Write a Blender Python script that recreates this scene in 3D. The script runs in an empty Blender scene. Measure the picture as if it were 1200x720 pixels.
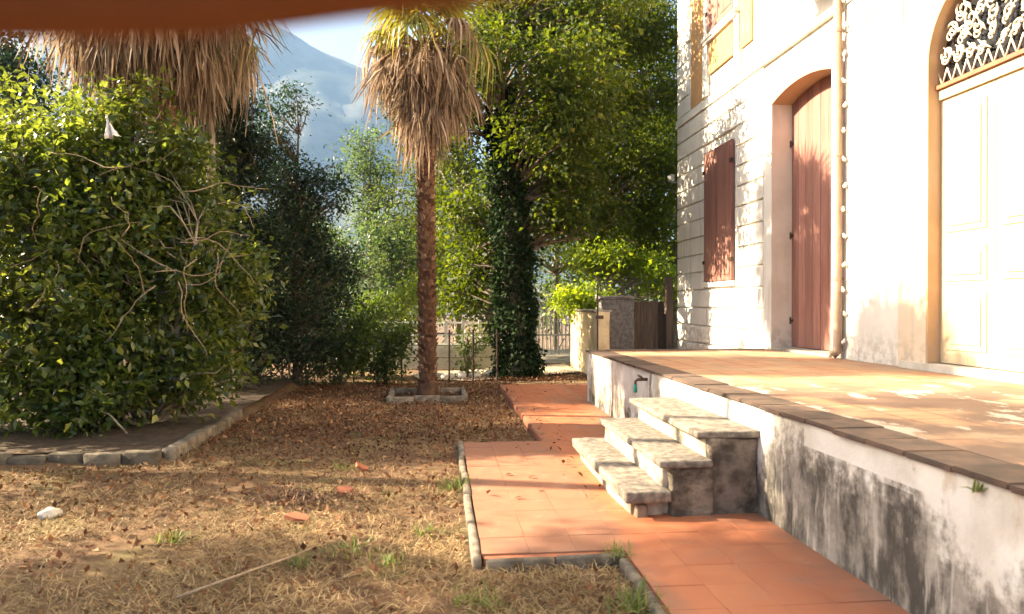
import bpy, bmesh, math, random
import numpy as np
from mathutils import Vector, Matrix, noise

# ------------------------------------------------------------------ camera, sky, sun
SC = bpy.context.scene
COL = SC.collection
R = math.radians
F, TH, CH, CX, CY = 840.0, R(5.75), 1.4, 599.5, 356.0
cam = bpy.data.cameras.new('camera'); camo = bpy.data.objects.new('camera', cam); COL.objects.link(camo)
camo.location = (0, 0, CH); camo.rotation_euler = (R(90 - 0.27), 0, -TH)
cam.lens = 36 * F / 1200; cam.sensor_width = 36; cam.clip_start = 0.02; cam.clip_end = 20000
cam.dof.use_dof = True; cam.dof.focus_distance = 11; cam.dof.aperture_fstop = 2.8
SC.camera = camo
SUN_EL, SUN_AZ = R(30), R(-76)          # azimuth measured from +Y towards +X
W = bpy.data.worlds.new('World'); SC.world = W; W.use_nodes = True
wn = W.node_tree.nodes; wl = W.node_tree.links
sky = wn.new('ShaderNodeTexSky'); sky.sky_type = 'NISHITA'; sky.sun_disc = False
sky.sun_elevation = SUN_EL; sky.sun_rotation = SUN_AZ; sky.dust_density = 7.0; sky.air_density = 1.0
wl.new(sky.outputs[0], wn['Background'].inputs[0]); wn['Background'].inputs[1].default_value = 0.05
sd = Vector((math.sin(SUN_AZ) * math.cos(SUN_EL), math.cos(SUN_AZ) * math.cos(SUN_EL), math.sin(SUN_EL)))
sl = bpy.data.lights.new('sun', 'SUN'); sl.energy = 5.0; sl.angle = R(0.6); sl.color = (1.0, 0.82, 0.58)
so = bpy.data.objects.new('sun', sl); COL.objects.link(so); so.rotation_euler = (-sd).to_track_quat('-Z', 'Y').to_euler()
VS = SC.view_settings; VS.view_transform = 'Standard'; VS.look = 'None'; VS.exposure = 2.78; VS.gamma = 1
CYC = SC.cycles; CYC.use_denoising = True; CYC.max_bounces = 8; CYC.diffuse_bounces = 4; CYC.transmission_bounces = 6
CYC.transparent_max_bounces = 8; CYC.caustics_reflective = False; CYC.caustics_refractive = False; CYC.sample_clamp_indirect = 8

def at(px, py, zc):
    xc = (px - CX) / F * zc
    return Vector((xc * math.cos(TH) + zc * math.sin(TH), zc * math.cos(TH) - xc * math.sin(TH), CH - (py - CY) / F * zc))

# ------------------------------------------------------------------ tags, builders
def tag(o, label=None, cat=None, group=None, kind=None):
    if label: o['label'] = label
    if cat: o['category'] = cat
    if group: o['group'] = group
    if kind: o['kind'] = kind
    return o
def thing(name, loc, label, cat, group=None):
    o = bpy.data.objects.new(name, None); COL.objects.link(o); o.location = loc; o.empty_display_size = .2
    return tag(o, label, cat, group)
def root_loc(p):
    v = Vector((0, 0, 0))
    while p is not None:
        v += p.location; p = p.parent
    return v
def link(name, me, m, parent=None, loc=None):
    o = bpy.data.objects.new(name, me); COL.objects.link(o)
    if m is not None and not me.materials: me.materials.append(m)
    if parent is not None: o.parent = parent
    if loc is not None: o.location = loc
    return o
class MB:
    def __init__(s): s.v = []; s.f = []
    def add(s, vs, fs):
        n = len(s.v); s.v += [tuple(x) for x in vs]; s.f += [tuple(i + n for i in f) for f in fs]; return s
    def box(s, x0, x1, y0, y1, z0, z1):
        return s.add([(x0,y0,z0),(x1,y0,z0),(x1,y1,z0),(x0,y1,z0),(x0,y0,z1),(x1,y0,z1),(x1,y1,z1),(x0,y1,z1)],
                     [(0,3,2,1),(4,5,6,7),(0,1,5,4),(1,2,6,5),(2,3,7,6),(3,0,4,7)])
    def hexa(s, vs):
        return s.add(vs, [(0,3,2,1),(4,5,6,7),(0,1,5,4),(1,2,6,5),(2,3,7,6),(3,0,4,7)])
    def tube(s, pts, rad, n=6, cap=True):
        P = [Vector(p) for p in pts]
        if not hasattr(rad, '__len__'): rad = [rad] * len(P)
        vs = []; u = None
        for i, p in enumerate(P):
            t = (P[min(i+1, len(P)-1)] - P[max(i-1, 0)])
            if t.length < 1e-9: t = Vector((0,0,1))
            t.normalize()
            if u is None: u = t.orthogonal().normalized()
            u = (u - t * u.dot(t))
            if u.length < 1e-6: u = t.orthogonal()
            u.normalize(); w = t.cross(u)
            for k in range(n):
                a = 2 * math.pi * k / n
                vs.append(p + (u * math.cos(a) + w * math.sin(a)) * rad[i])
        fs = [(i*n+k, i*n+(k+1)%n, (i+1)*n+(k+1)%n, (i+1)*n+k) for i in range(len(P)-1) for k in range(n)]
        if cap: fs += [tuple(range(n))[::-1], tuple((len(P)-1)*n+k for k in range(n))]
        return s.add(vs, fs)
    def lathe(s, c, prof, n=12):
        vs = [(c[0]+r*math.cos(2*math.pi*k/n), c[1]+r*math.sin(2*math.pi*k/n), c[2]+z) for r, z in prof for k in range(n)]
        m = len(prof)
        fs = [(i*n+k, i*n+(k+1)%n, (i+1)*n+(k+1)%n, (i+1)*n+k) for i in range(m-1) for k in range(n)]
        fs += [tuple(range(n))[::-1], tuple((m-1)*n+k for k in range(n))]
        return s.add(vs, fs)
    def mesh(s, name, off=(0,0,0), smooth=False):
        me = bpy.data.meshes.new(name)
        me.from_pydata([(a-off[0], b-off[1], c-off[2]) for a, b, c in s.v], [], s.f)
        if smooth: me.polygons.foreach_set('use_smooth', [True] * len(me.polygons))
        me.update(); return me
    def build(s, name, m, parent=None, smooth=False, kind=None):
        off = root_loc(parent) if parent is not None else (0,0,0)
        o = link(name, s.mesh(name, off, smooth), m, parent)
        if kind: o['kind'] = kind
        return o
def np_mesh(name, V, faces, off=(0,0,0), smooth=False):
    me = bpy.data.meshes.new(name); V = np.asarray(V, float) - np.asarray(off, float)
    faces = np.asarray(faces, np.int32); nf, k = faces.shape
    me.vertices.add(len(V)); me.vertices.foreach_set('co', V.ravel().astype(np.float32))
    me.loops.add(nf * k); me.loops.foreach_set('vertex_index', faces.ravel())
    me.polygons.add(nf); me.polygons.foreach_set('loop_start', np.arange(0, nf*k, k, dtype=np.int32))
    if smooth: me.polygons.foreach_set('use_smooth', np.ones(nf, bool))
    me.update(calc_edges=True); return me
def rough(o, cuts=2, amp=.01, sc=6., bevel=.012, seg=2, seed=0):
    """bevel, subdivide and wear a mesh part in place"""
    bm = bmesh.new(); bm.from_mesh(o.data)
    if bevel: bmesh.ops.bevel(bm, geom=list(bm.edges), offset=bevel, segments=seg, affect='EDGES', profile=.6)
    if cuts:
        es = [e for e in bm.edges if e.calc_length() > .09]
        bmesh.ops.subdivide_edges(bm, edges=es, cuts=cuts, use_grid_fill=True)
    bm.normal_update(); b = root_loc(o)
    for v in bm.verts:
        q = (v.co + b) * sc + Vector((seed*3.1, 0, 0))
        v.co += v.normal * amp * (noise.noise(q) + .5 * noise.noise(q * 2.3))
    bm.to_mesh(o.data); bm.free(); o.data.polygons.foreach_set('use_smooth', [True]*len(o.data.polygons)); o.data.update()
    return o

# ------------------------------------------------------------------ materials
class N:
    def __init__(s, name):
        s.m = bpy.data.materials.new(name); s.m.use_nodes = True; s.t = s.m.node_tree; s.b = s.t.nodes['Principled BSDF']
        s.b.inputs['Specular IOR Level'].default_value = .3
    def n(s, typ, **kw):
        x = s.t.nodes.new(typ)
        for k, v in kw.items(): setattr(x, k, v)
        return x
    def l(s, a, b): s.t.links.new(a, b)
    def val(s, sock, v):
        if hasattr(v, 'is_output') or isinstance(v, bpy.types.NodeSocket): s.l(v, sock)
        else: sock.default_value = v
    def math(s, op, a, b=0.0, c=0.0):
        x = s.n('ShaderNodeMath', operation=op); s.val(x.inputs[0], a); s.val(x.inputs[1], b); s.val(x.inputs[2], c); return x.outputs[0]
    def mix(s, f, a, b, blend='MIX'):
        x = s.n('ShaderNodeMix', data_type='RGBA', blend_type=blend); s.val(x.inputs[0], f)
        s.val(x.inputs[6], a if not isinstance(a, tuple) else (*a[:3], 1)); s.val(x.inputs[7], b if not isinstance(b, tuple) else (*b[:3], 1)); return x.outputs[2]
    def rng(s, v, a, b, c=0., d=1.):
        x = s.n('ShaderNodeMapRange'); s.val(x.inputs[0], v)
        for i, q in enumerate((a, b, c, d)): x.inputs[i+1].default_value = q
        x.interpolation_type = 'SMOOTHSTEP'; return x.outputs[0]
    def pos(s):
        if not hasattr(s, '_p'): s._p = s.n('ShaderNodeNewGeometry')
        return s._p.outputs['Position']
    def island(s): s.pos(); return s._p.outputs['Random Per Island']
    def xyz(s):
        x = s.n('ShaderNodeSeparateXYZ'); s.l(s.pos(), x.inputs[0]); return x.outputs
    def noise(s, scale, detail=4, rough=.55, stretch=None, vec=None):
        x = s.n('ShaderNodeTexNoise'); x.inputs['Scale'].default_value = scale; x.inputs['Detail'].default_value = detail; x.inputs['Roughness'].default_value = rough
        v = vec or s.pos()
        if stretch:
            mp = s.n('ShaderNodeMapping'); mp.inputs['Scale'].default_value = stretch; s.l(v, mp.inputs[0]); v = mp.outputs[0]
        s.l(v, x.inputs[0]); return x.outputs[0]
    def bump(s, h, strength=.4, dist=.01):
        x = s.n('ShaderNodeBump'); x.inputs['Strength'].default_value = strength; x.inputs['Distance'].default_value = dist
        s.l(h, x.inputs['Height']); s.l(x.outputs[0], s.b.inputs['Normal'])
    def color(s, c): s.val(s.b.inputs['Base Color'], c if not isinstance(c, tuple) else (*c[:3], 1))
    def rough(s, r): s.val(s.b.inputs['Roughness'], r); return s
def simple(name, c1, c2, scale=8., rough=.8, bump=.3, dist=.006, lo=.35, hi=.65, spec=.3, metal=0., stretch=None, rnd=0.):
    k = N(name); f = k.rng(k.noise(scale, 5, stretch=stretch), lo, hi); c = k.mix(f, c1, c2)
    if rnd:
        oi = k.n('ShaderNodeObjectInfo'); g = k.rng(oi.outputs['Random'], 0, 1, 1 - rnd, 1 + rnd)
        hs = k.n('ShaderNodeHueSaturation'); k.l(g, hs.inputs['Value']); k.l(c, hs.inputs['Color']); c = hs.outputs[0]
    k.color(c); k.rough(rough); k.b.inputs['Specular IOR Level'].default_value = spec; k.b.inputs['Metallic'].default_value = metal
    if bump: k.bump(k.noise(scale * 3, 6, .65), bump, dist)
    return k.m
def leaf_mat(name, c1, c2, c3=None, trans=.35, tcol=None, rough=.42, spec=.4):
    k = N(name); r = k.island(); c = k.mix(r, c1, c2)
    if c3: c = k.mix(k.rng(k.math('FRACT', k.math('MULTIPLY', r, 7.31)), .86, .93), c, c3)
    f = k.rng(k.noise(1.1, 2), .3, .7, .75, 1.25)
    hs = k.n('ShaderNodeHueSaturation'); k.l(f, hs.inputs['Value']); k.l(c, hs.inputs['Color']); c = hs.outputs[0]
    k.color(c); k.rough(rough); k.b.inputs['Specular IOR Level'].default_value = spec
    t = k.n('ShaderNodeBsdfTranslucent'); tc = k.mix(.5, c, tcol) if tcol else c
    hs2 = k.n('ShaderNodeHueSaturation'); hs2.inputs['Value'].default_value = 1.9; hs2.inputs['Saturation'].default_value = 1.1
    k.l(tc, hs2.inputs['Color']); k.l(hs2.outputs[0], t.inputs[0])
    ms = k.n('ShaderNodeMixShader'); ms.inputs[0].default_value = trans
    k.l(k.b.outputs[0], ms.inputs[1]); k.l(t.outputs[0], ms.inputs[2]); k.l(ms.outputs[0], k.t.nodes['Material Output'].inputs[0])
    return k.m

def ground_mat():
    k = N('dry_earth'); n1 = k.noise(.9, 5); n2 = k.noise(6, 6, .7); n3 = k.noise(40, 4, .7)
    c = k.mix(k.rng(n2, .35, .68), (.105, .057, .031), (.21, .125, .064))
    c = k.mix(k.rng(n1, .5, .68, 0, .7), c, (.29, .20, .095))
    c = k.mix(k.rng(n3, .5, .75, 0, .6), c, (.09, .055, .035))
    c = k.mix(k.rng(k.noise(1.7, 4, stretch=(1, 1, 1)),   .52, .68, 0, .5), c, (.13, .13, .04))
    k.color(c); k.rough(.95); k.bump(k.noise(30, 6, .75), .9, .02); return k.m
def path_mat():
    k = N('terracotta_tile'); oi = k.n('ShaderNodeObjectInfo'); r = oi.outputs['Random']
    n = k.noise(7, 5, .6); c = k.mix(k.rng(n, .3, .7), (.37, .13, .06), (.43, .17, .08))
    c = k.mix(k.math('MULTIPLY', r, .55), c, (.36, .125, .06))
    c = k.mix(k.rng(k.noise(1.4, 4), .52, .72, 0, .5), c, (.28, .16, .11))
    c = k.mix(k.rng(k.noise(60, 3, .7), .62, .75, 0, .4), c, (.22, .12, .08))
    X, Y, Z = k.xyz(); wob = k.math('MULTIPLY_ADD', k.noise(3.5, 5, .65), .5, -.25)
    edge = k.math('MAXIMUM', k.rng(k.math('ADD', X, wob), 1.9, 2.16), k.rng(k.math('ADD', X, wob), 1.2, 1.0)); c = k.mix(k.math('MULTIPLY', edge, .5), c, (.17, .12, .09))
    c = k.mix(k.rng(k.noise(2.6, 7, .7), .57, .66, 0, .35), c, (.42, .25, .155))
    k.color(c); k.rough(k.rng(n, .3, .7, .55, .8)); k.bump(k.noise(25, 6, .7), .35, .004); return k.m
def floor_mat():
    k = N('worn_terrace_floor'); X, Y, Z = k.xyz()
    br = k.n('ShaderNodeTexBrick'); br.offset = 0; br.inputs['Scale'].default_value = 1.0; br.inputs['Mortar Size'].default_value = .012
    br.inputs['Brick Width'].default_value = .3; br.inputs['Row Height'].default_value = .3; k.l(k.pos(), br.inputs[0])
    br.inputs['Color1'].default_value = (.44, .25, .14, 1); br.inputs['Color2'].default_value = (.38, .20, .11, 1); br.inputs['Mortar'].default_value = (.2, .12, .08, 1)
    c = br.outputs[0]
    c = k.mix(k.rng(k.noise(2.2, 5), .48, .64, 0, .7), c, (.50, .36, .21))
    c = k.mix(k.rng(k.noise(1.1, 7, .68), .46, .6, 0, .6), c, (.27, .195, .14))
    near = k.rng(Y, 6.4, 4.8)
    c = k.mix(k.math('MULTIPLY', near, k.rng(k.noise(1.6, 6, .6), .36, .52)), c, (.15, .095, .07))  # near-end shade painted in as darker brown blotches
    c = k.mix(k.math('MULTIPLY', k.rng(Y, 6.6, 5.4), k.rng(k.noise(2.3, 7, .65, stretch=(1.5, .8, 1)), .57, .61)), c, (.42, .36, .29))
    k.color(c); k.rough(.75); k.bump(k.noise(22, 6, .7), .4, .006); return k.m
def stained_mat():
    k = N('mouldy_plaster'); X, Y, Z = k.xyz()
    base = k.mix(k.rng(k.noise(3, 5), .4, .65), (.68, .66, .61), (.56, .53, .47))
    # dark mould: own shape, runs and blotches
    big = k.noise(1.5, 6, .62, stretch=(1, 1.3, .75)); runs = k.noise(7, 5, .6, stretch=(1, 1, .18)); fine = k.noise(16, 6, .7)
    v = k.math('ADD', k.math('MULTIPLY', big, .95), k.math('MULTIPLY', runs, .5)); v = k.math('ADD', v, k.math('MULTIPLY', fine, .55))
    zb = k.rng(Z, 0.02, .72, .2, -.17)
    yb = k.math('ADD', k.rng(Y, 2.4, 3.1, -.03, .155), k.rng(Y, 4.4, 5.0, 0, -.2))
    def win(y0, y1, z0, z1, a):
        a1 = k.math('MULTIPLY', k.math('GREATER_THAN', Y, y0), k.math('LESS_THAN', Y, y1))
        a2 = k.math('MULTIPLY', k.math('GREATER_THAN', Z, z0), k.math('LESS_THAN', Z, z1)); return k.math('MULTIPLY', k.math('MULTIPLY', a1, a2), a)
    v = k.math('ADD', k.math('ADD', v, zb), yb)
    v = k.math('ADD', v, win(3.02, 3.28, .33, .54, .1)); v = k.math('ADD', v, win(3.34, 3.86, .2, .57, .06)); v = k.math('ADD', v, win(2.4, 4.0, .57, .74, -.13))
    farst = k.math('MULTIPLY', k.rng(Y, 6.4, 7.2, 0, 1), k.rng(k.noise(5, 4, .6, stretch=(1, 1, .1)), .52, .6, 0, .2)); v = k.math('ADD', v, farst)
    m1 = k.rng(v, .93, 1.13); m2 = k.math('MULTIPLY', k.rng(v, 1.04, 1.24), k.rng(k.noise(5.5, 6, .7, stretch=(1, 1, .45)), .38, .6, .25, 1))
    grey = k.mix(k.rng(k.noise(11, 6, .7), .35, .65), (.34, .30, .25), (.17, .15, .125))
    c = k.mix(k.math('MULTIPLY', m1, .85), base, grey); c = k.mix(k.math('MULTIPLY', m2, .9), c, (.04, .036, .03))
    drip = k.math('MULTIPLY', k.rng(k.noise(14, 4, .6, stretch=(1, 1, .12)), .56, .66, 0, .55), k.rng(Z, .6, .2)); c = k.mix(drip, c, (.55, .51, .44))
    c = k.mix(k.rng(k.noise(4, 5, .6, stretch=(1, 1, .4)), .60, .7, 0, .5), c, (.40, .29, .17))
    k.color(c); k.rough(.9)
    hh = k.math('ADD', k.noise(20, 6, .7), k.math('MULTIPLY', m1, -.5)); k.bump(hh, .5, .012); return k.m
def plaster(name, c1, c2, dirt=.25):
    k = N(name); X, Y, Z = k.xyz()
    c = k.mix(k.rng(k.noise(2.5, 5), .35, .65), c1, c2)
    c = k.mix(k.math('MULTIPLY', k.rng(k.noise(6, 6, .65, stretch=(1, 1, .16)), .5, .68), dirt * 1.6), c, (.42, .36, .28))
    c = k.mix(k.math('MULTIPLY', k.rng(Z, 1.25, .75), k.rng(k.noise(9, 5, .65), .42, .6, 0, .55)), c, (.36, .30, .23))
    k.color(c); k.rough(.88); k.bump(k.noise(45, 5, .7), .25, .004); return k.m
def mountain_mat():
    k = N('wooded_rock'); n = k.noise(.006, 8, .6); g = k.n('ShaderNodeNewGeometry')
    c = k.mix(k.rng(n, .38, .6), (.04, .06, .03), (.13, .13, .10)); c = k.mix(k.rng(k.noise(.02, 6, .65), .62, .68, 0, .8), c, (.34, .32, .30))
    k.color(c); k.rough(1); return k.m

M = {}
M['ground'] = ground_mat(); M['tile'] = path_mat(); M['floor'] = floor_mat(); M['stain'] = stained_mat()
M['plaster'] = plaster('cream_plaster', (.76, .73, .66), (.70, .67, .60)); M['jamb'] = plaster('jamb_plaster', (.66, .62, .54), (.60, .55, .47), .2)
M['ochre'] = plaster('ochre_plaster', (.52, .29, .11), (.46, .26, .11), .35); M['peach'] = plaster('peach_plaster', (.72, .60, .46), (.68, .56, .42), .2)
M['tan'] = plaster('tan_plaster', (.48, .33, .20), (.43, .29, .17), .3)
M['shutter'] = simple('red_brown_paint', (.25, .115, .09), (.31, .155, .12), 3, .6, .25, .003, stretch=(1, 6, .6), rnd=.12)
M['door'] = simple('cream_painted_wood', (.56, .46, .31), (.48, .39, .25), 3, .5, .2, .003, stretch=(1, 6, .5))
M['redwood'] = simple('red_brown_moulding', (.33, .13, .07), (.26, .10, .06), 6, .5)
M['copper'] = simple('brown_painted_pipe', (.33, .22, .145), (.40, .28, .19), 6, .5, .1, spec=.4)
M['iron'] = simple('dark_rusty_iron', (.035, .026, .022), (.075, .045, .03), 18, .7)
M['grille'] = simple('sunlit_cream_iron', (.62, .54, .42), (.5, .42, .3), 20, .5, .1)  # sun on the ironwork put into its colour as cream
M['stone'] = simple('grey_step_stone', (.27, .235, .19), (.13, .11, .088), 19, .85, .6, .008)
M['rubble'] = simple('rough_rendered_stone', (.33, .27, .20), (.10, .08, .06), 6.5, .95, 1., .04)
M['pale_riser'] = simple('limewashed_riser', (.52, .45, .35), (.26, .21, .155), 7, .9, .7, .015)
M['kerb'] = simple('grey_kerb_stone', (.36, .33, .28), (.22, .20, .165), 7, .9, .6, .01, rnd=.15)
M['kerb2'] = simple('mossy_kerb_stone', (.17, .14, .10), (.085, .07, .048), 8, .95, .9, .015, rnd=.25)
M['kerb3'] = simple('soiled_kerb_stone', (.22, .185, .14), (.11, .09, .068), 11, .95, .7, .01, rnd=.2)
M['concrete'] = simple('weathered_concrete', (.34, .33, .27), (.24, .24, .19), 2.5, .9, .5, .01)
M['ywall'] = simple('sandy_garden_render', (.60, .50, .32), (.45, .36, .23), 4, .9, .8, .015)
M['pstone'] = simple('dark_pillar_stone', (.13, .12, .12), (.22, .21, .20), 14, .9, .9, .02)
M['oldwood'] = simple('dark_old_wood', (.075, .055, .042), (.12, .085, .06), 5, .9, .5, stretch=(5, 5, .5), rnd=.25)
M['white'] = simple('white_paint', (.78, .77, .74), (.7, .69, .65), 5, .5, .1)
M['bark'] = simple('brown_bark', (.10, .075, .055), (.19, .15, .11), 9, .95, 1., .03, stretch=(1, 1, .35))
M['palebark'] = simple('pale_bark', (.30, .26, .20), (.17, .14, .11), 8, .9, .6, .01)
M['vine'] = simple('dry_vine_stem', (.36, .27, .18), (.26, .19, .125), 12, .9, .3)
M['palmbark'] = simple('palm_trunk_fibre', (.075, .04, .026), (.15, .082, .05), 11, .95, 1., .03, stretch=(1, 1, .5))
M['stake'] = simple('bare_wood_stake', (.34, .27, .18), (.25, .19, .12), 10, .9, .3)
M['soil'] = simple('dark_bed_soil', (.06, .042, .028), (.10, .07, .045), 12, .98, 1., .03)
M['rockw'] = simple('pale_limestone', (.62, .58, .5), (.48, .44, .37), 5, .9, .6, .01)
M['shard'] = simple('broken_terracotta', (.36, .135, .07), (.27, .10, .055), 12, .9, .4)
M['dirt'] = simple('pale_gravel_earth', (.46, .40, .30), (.32, .27, .2), 3, .95, .8, .02)
M['green'] = simple('green_plastic', (.02, .36, .22), (.03, .28, .17), 10, .4, 0, spec=.5)
M['brass'] = simple('aged_brass', (.14, .085, .05), (.10, .06, .04), 14, .5, .2, metal=.4)
M['cloth'] = simple('white_cloth', (.8, .79, .76), (.72, .71, .68), 9, .8, .2)
M['lampgrey'] = simple('grey_lamp_metal', (.42, .42, .40), (.33, .33, .32), 10, .45, 0, metal=.3)
M['mountain'] = mountain_mat()
M['hay'] = leaf_mat('dry_straw', (.18, .12, .058), (.42, .315, .165), (.12, .075, .038), trans=.15, rough=.7, spec=.2)
M['litter'] = leaf_mat('fallen_leaves', (.08, .036, .019), (.20, .095, .046), (.32, .2, .11), trans=.1, rough=.8, spec=.15)
M['weed'] = leaf_mat('weed_green', (.10, .14, .03), (.19, .22, .06), (.30, .26, .12), trans=.35, rough=.5)
M['bush'] = leaf_mat('glossy_bush_leaf', (.016, .036, .009), (.075, .115, .024), (.24, .25, .06), trans=.42, tcol=(.24, .27, .04), rough=.3, spec=.6)
M['dark'] = leaf_mat('dark_evergreen_leaf', (.009, .021, .007), (.024, .044, .014), trans=.2, rough=.45)
M['slim'] = leaf_mat('laurel_leaf', (.013, .03, .013), (.03, .058, .022), trans=.3, rough=.4)
M['hedge'] = leaf_mat('hedge_leaf', (.016, .036, .010), (.042, .078, .018), (.15, .19, .04), trans=.38, tcol=(.15, .2, .02))
M['olive'] = leaf_mat('grey_green_leaf', (.028, .058, .024), (.065, .105, .04), trans=.38, tcol=(.16, .22, .06))
M['maple'] = leaf_mat('broad_tree_leaf', (.014, .030, .007), (.04, .065, .012), (.15, .155, .03), trans=.4, tcol=(.145, .18, .015), rough=.55, spec=.2)
M['lime'] = leaf_mat('lime_green_leaf', (.11, .18, .02), (.19, .26, .035), (.28, .28, .05), trans=.5, tcol=(.26, .3, .03))
M['ivy'] = leaf_mat('ivy_leaf', (.010, .021, .007), (.022, .04, .012), trans=.15, rough=.7, spec=.1)
M['wood'] = leaf_mat('far_wood_leaf', (.06, .10, .04), (.10, .15, .055), trans=.35, tcol=(.15, .2, .05))
M['frond'] = leaf_mat('palm_frond_green', (.09, .12, .025), (.16, .18, .035), (.34, .25, .07), trans=.35, tcol=(.26, .22, .04), rough=.4)
M['dead'] = leaf_mat('dead_palm_leaf', (.13, .085, .055), (.37, .275, .19), (.45, .36, .27), trans=.2, rough=.7, spec=.15)
M['stub'] = leaf_mat('palm_leaf_bases', (.06, .032, .02), (.17, .095, .058), (.26, .17, .11), trans=.05, rough=.8, spec=.1)
M['flower'] = leaf_mat('ash_heap', (.09, .055, .035), (.25, .15, .09), trans=0, rough=.9)
k = N('rust_canvas'); k.color(k.mix(k.rng(k.noise(30, 4), .3, .7), (.21, .09, .038), (.19, .082, .034))); k.rough(.9)
tr = k.n('ShaderNodeBsdfTranslucent'); tr.inputs[0].default_value = (.21, .09, .038, 1); ms = k.n('ShaderNodeMixShader'); ms.inputs[0].default_value = .4
k.l(k.b.outputs[0], ms.inputs[1]); k.l(tr.outputs[0], ms.inputs[2]); k.l(ms.outputs[0], k.t.nodes['Material Output'].inputs[0]); M['canvas'] = k.m
k = N('dark_glass'); k.color((.02, .02, .022)); k.rough(.12); k.b.inputs['Specular IOR Level'].default_value = .5; M['glass'] = k.m
k = N('bulb_glass'); k.color((.85, .8, .7)); k.rough(.15); k.b.inputs['Transmission Weight'].default_value = .15; M['bulb'] = k.m

# ------------------------------------------------------------------ terrain
def fbm(x, y, o=4):
    return sum(noise.noise(Vector((x * 2**i, y * 2**i, 7.3 * i))) / 2**i for i in range(o))
gx = np.concatenate([np.linspace(-5000, -200, 9), np.linspace(-120, -14, 8), np.linspace(-10, 6, 81), np.linspace(10, 100, 7), np.linspace(200, 5000, 9)])
gy = np.concatenate([np.linspace(-5000, -60, 7), np.linspace(-20, -1, 6), np.linspace(0, 16, 81), np.linspace(20, 100, 9), np.linspace(200, 5000, 9)])
GV = []
for y in gy:
    for x in gx:
        z = -.045 + .018 * fbm(x * .9, y * .9, 3) + .02 * fbm(x * .25, y * .25, 2)
        if x > .1 and y < 12.6: z = -.07 if x > .3 else min(z, -.05)
        if x > 2.0 and y < 10.1: z = -.1
        if x < -2.55 and y > 6.8: z = .03 + .03 * fbm(x, y, 2)
        if y > 22: z -= min((y - 22) * .05, 14)
        GV.append((x, y, z))
nx = len(gx); idx = np.arange(len(GV)).reshape(len(gy), nx)
GF = np.stack([idx[:-1, :-1], idx[:-1, 1:], idx[1:, 1:], idx[1:, :-1]], -1).reshape(-1, 4)
tag(link('ground', np_mesh('ground', GV, GF, smooth=True), M['ground']), 'dry brown earth and straw covering the garden', 'ground', kind='structure')
# mountain: ridge heights by direction, built as a real massif 0.9 to 3 km away
rid = [(-400, 180), (-100, 90), (66, 40), (180, 5), (260, 0), (330, 28), (380, 52), (430, 76), (480, 128), (540, 190), (640, 255), (780, 300), (1000, 320), (1300, 330)]
rp = np.array([r[0] for r in rid], float); ry = np.array([r[1] for r in rid], float)
MV = []; cols = np.linspace(-400, 1300, 150); rows = np.concatenate([np.linspace(0, 1, 30), np.linspace(1.06, 1.5, 6)])
for t in rows:
    for px in cols:
        D = 1000 + 1000 * t; xc = (px - CX) / F; dirx = xc * math.cos(TH) + math.sin(TH); diry = math.cos(TH) - xc * math.sin(TH)
        hr = (CY - np.interp(px, rp, ry)) / F * 2000
        prof = t ** 1.15 if t <= 1 else max(0, 1 - (t - 1) * 1.8)
        x, y = dirx * D, diry * D
        n = fbm(x * .004, y * .004, 6)
        z = hr * prof + n * 60 * min(1, t * 2) * (.35 if .9 < t < 1.1 else 1) - 22
        MV.append((x, y, z))
nc = len(cols); idx = np.arange(len(MV)).reshape(len(rows), nc)
MF = np.stack([idx[:-1, :-1], idx[:-1, 1:], idx[1:, 1:], idx[1:, :-1]], -1).reshape(-1, 4)
tag(link('mountain', np_mesh('mountain', MV, MF, smooth=True), M['mountain']), 'hazy blue mountain slope beyond the garden trees', 'mountain', kind='structure')

# path: bed, tiles
pb = MB().box(1.03, 2.13, -3, 12.35, -.2, -.012); pb.box(.24, 1.03, 3.95, 7.25, -.2, -.0125)
pb.box(2.13, 4.86, 10.25, 12.35, -.2, -.0127)
path = pb.build('garden_path', M['shard']); tag(path, 'terracotta tiled garden path along the terrace wall', 'path', kind='structure')
rnd = random.Random(3); TS = .27
tm = []
for q in range(6):
    b = MB().box(-TS/2+.0005, TS/2-.0005, -TS/2+.0005, TS/2-.0005, -.02, 0)
    me = b.mesh('tile'); bm = bmesh.new(); bm.from_mesh(me); bmesh.ops.bevel(bm, geom=[e for e in bm.edges if all(v.co.z > -.001 for v in e.verts)], offset=.0015, segments=1, affect='EDGES')
    bm.to_mesh(me); bm.free(); me.materials.append(M['tile']); tm.append(me)
def tile(x, y):
    o = link('tile', rnd.choice(tm), None, path, (x, y, rnd.uniform(-.002, .0015))); o.rotation_euler = (rnd.uniform(-.006, .006), rnd.uniform(-.006, .006), rnd.uniform(-.006, .006))
for j in range(43):
    for i in range(4): tile(1.04 + TS * (i + .5), .75 + TS * (j + .5))
for j in range(12):
    for i in range(3): tile(1.04 - TS * (i + .5) + .004, 4.0 + TS * (j + .5))
bx, by = np.linspace(-9, -2.5, 40), np.linspace(6.78, 13, 40); BV = [(x, y, .062 + .03 * fbm(x * 1.7, y * 1.7, 3)) for y in by for x in bx]; ix = np.arange(1600).reshape(40, 40)
tag(link('planting_bed', np_mesh('planting_bed', BV, np.stack([ix[:-1, :-1], ix[:-1, 1:], ix[1:, 1:], ix[1:, :-1]], -1).reshape(-1, 4), smooth=True), M['soil']), 'dark soil of the planting bed under the shrubs', 'soil', kind='structure')
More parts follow.
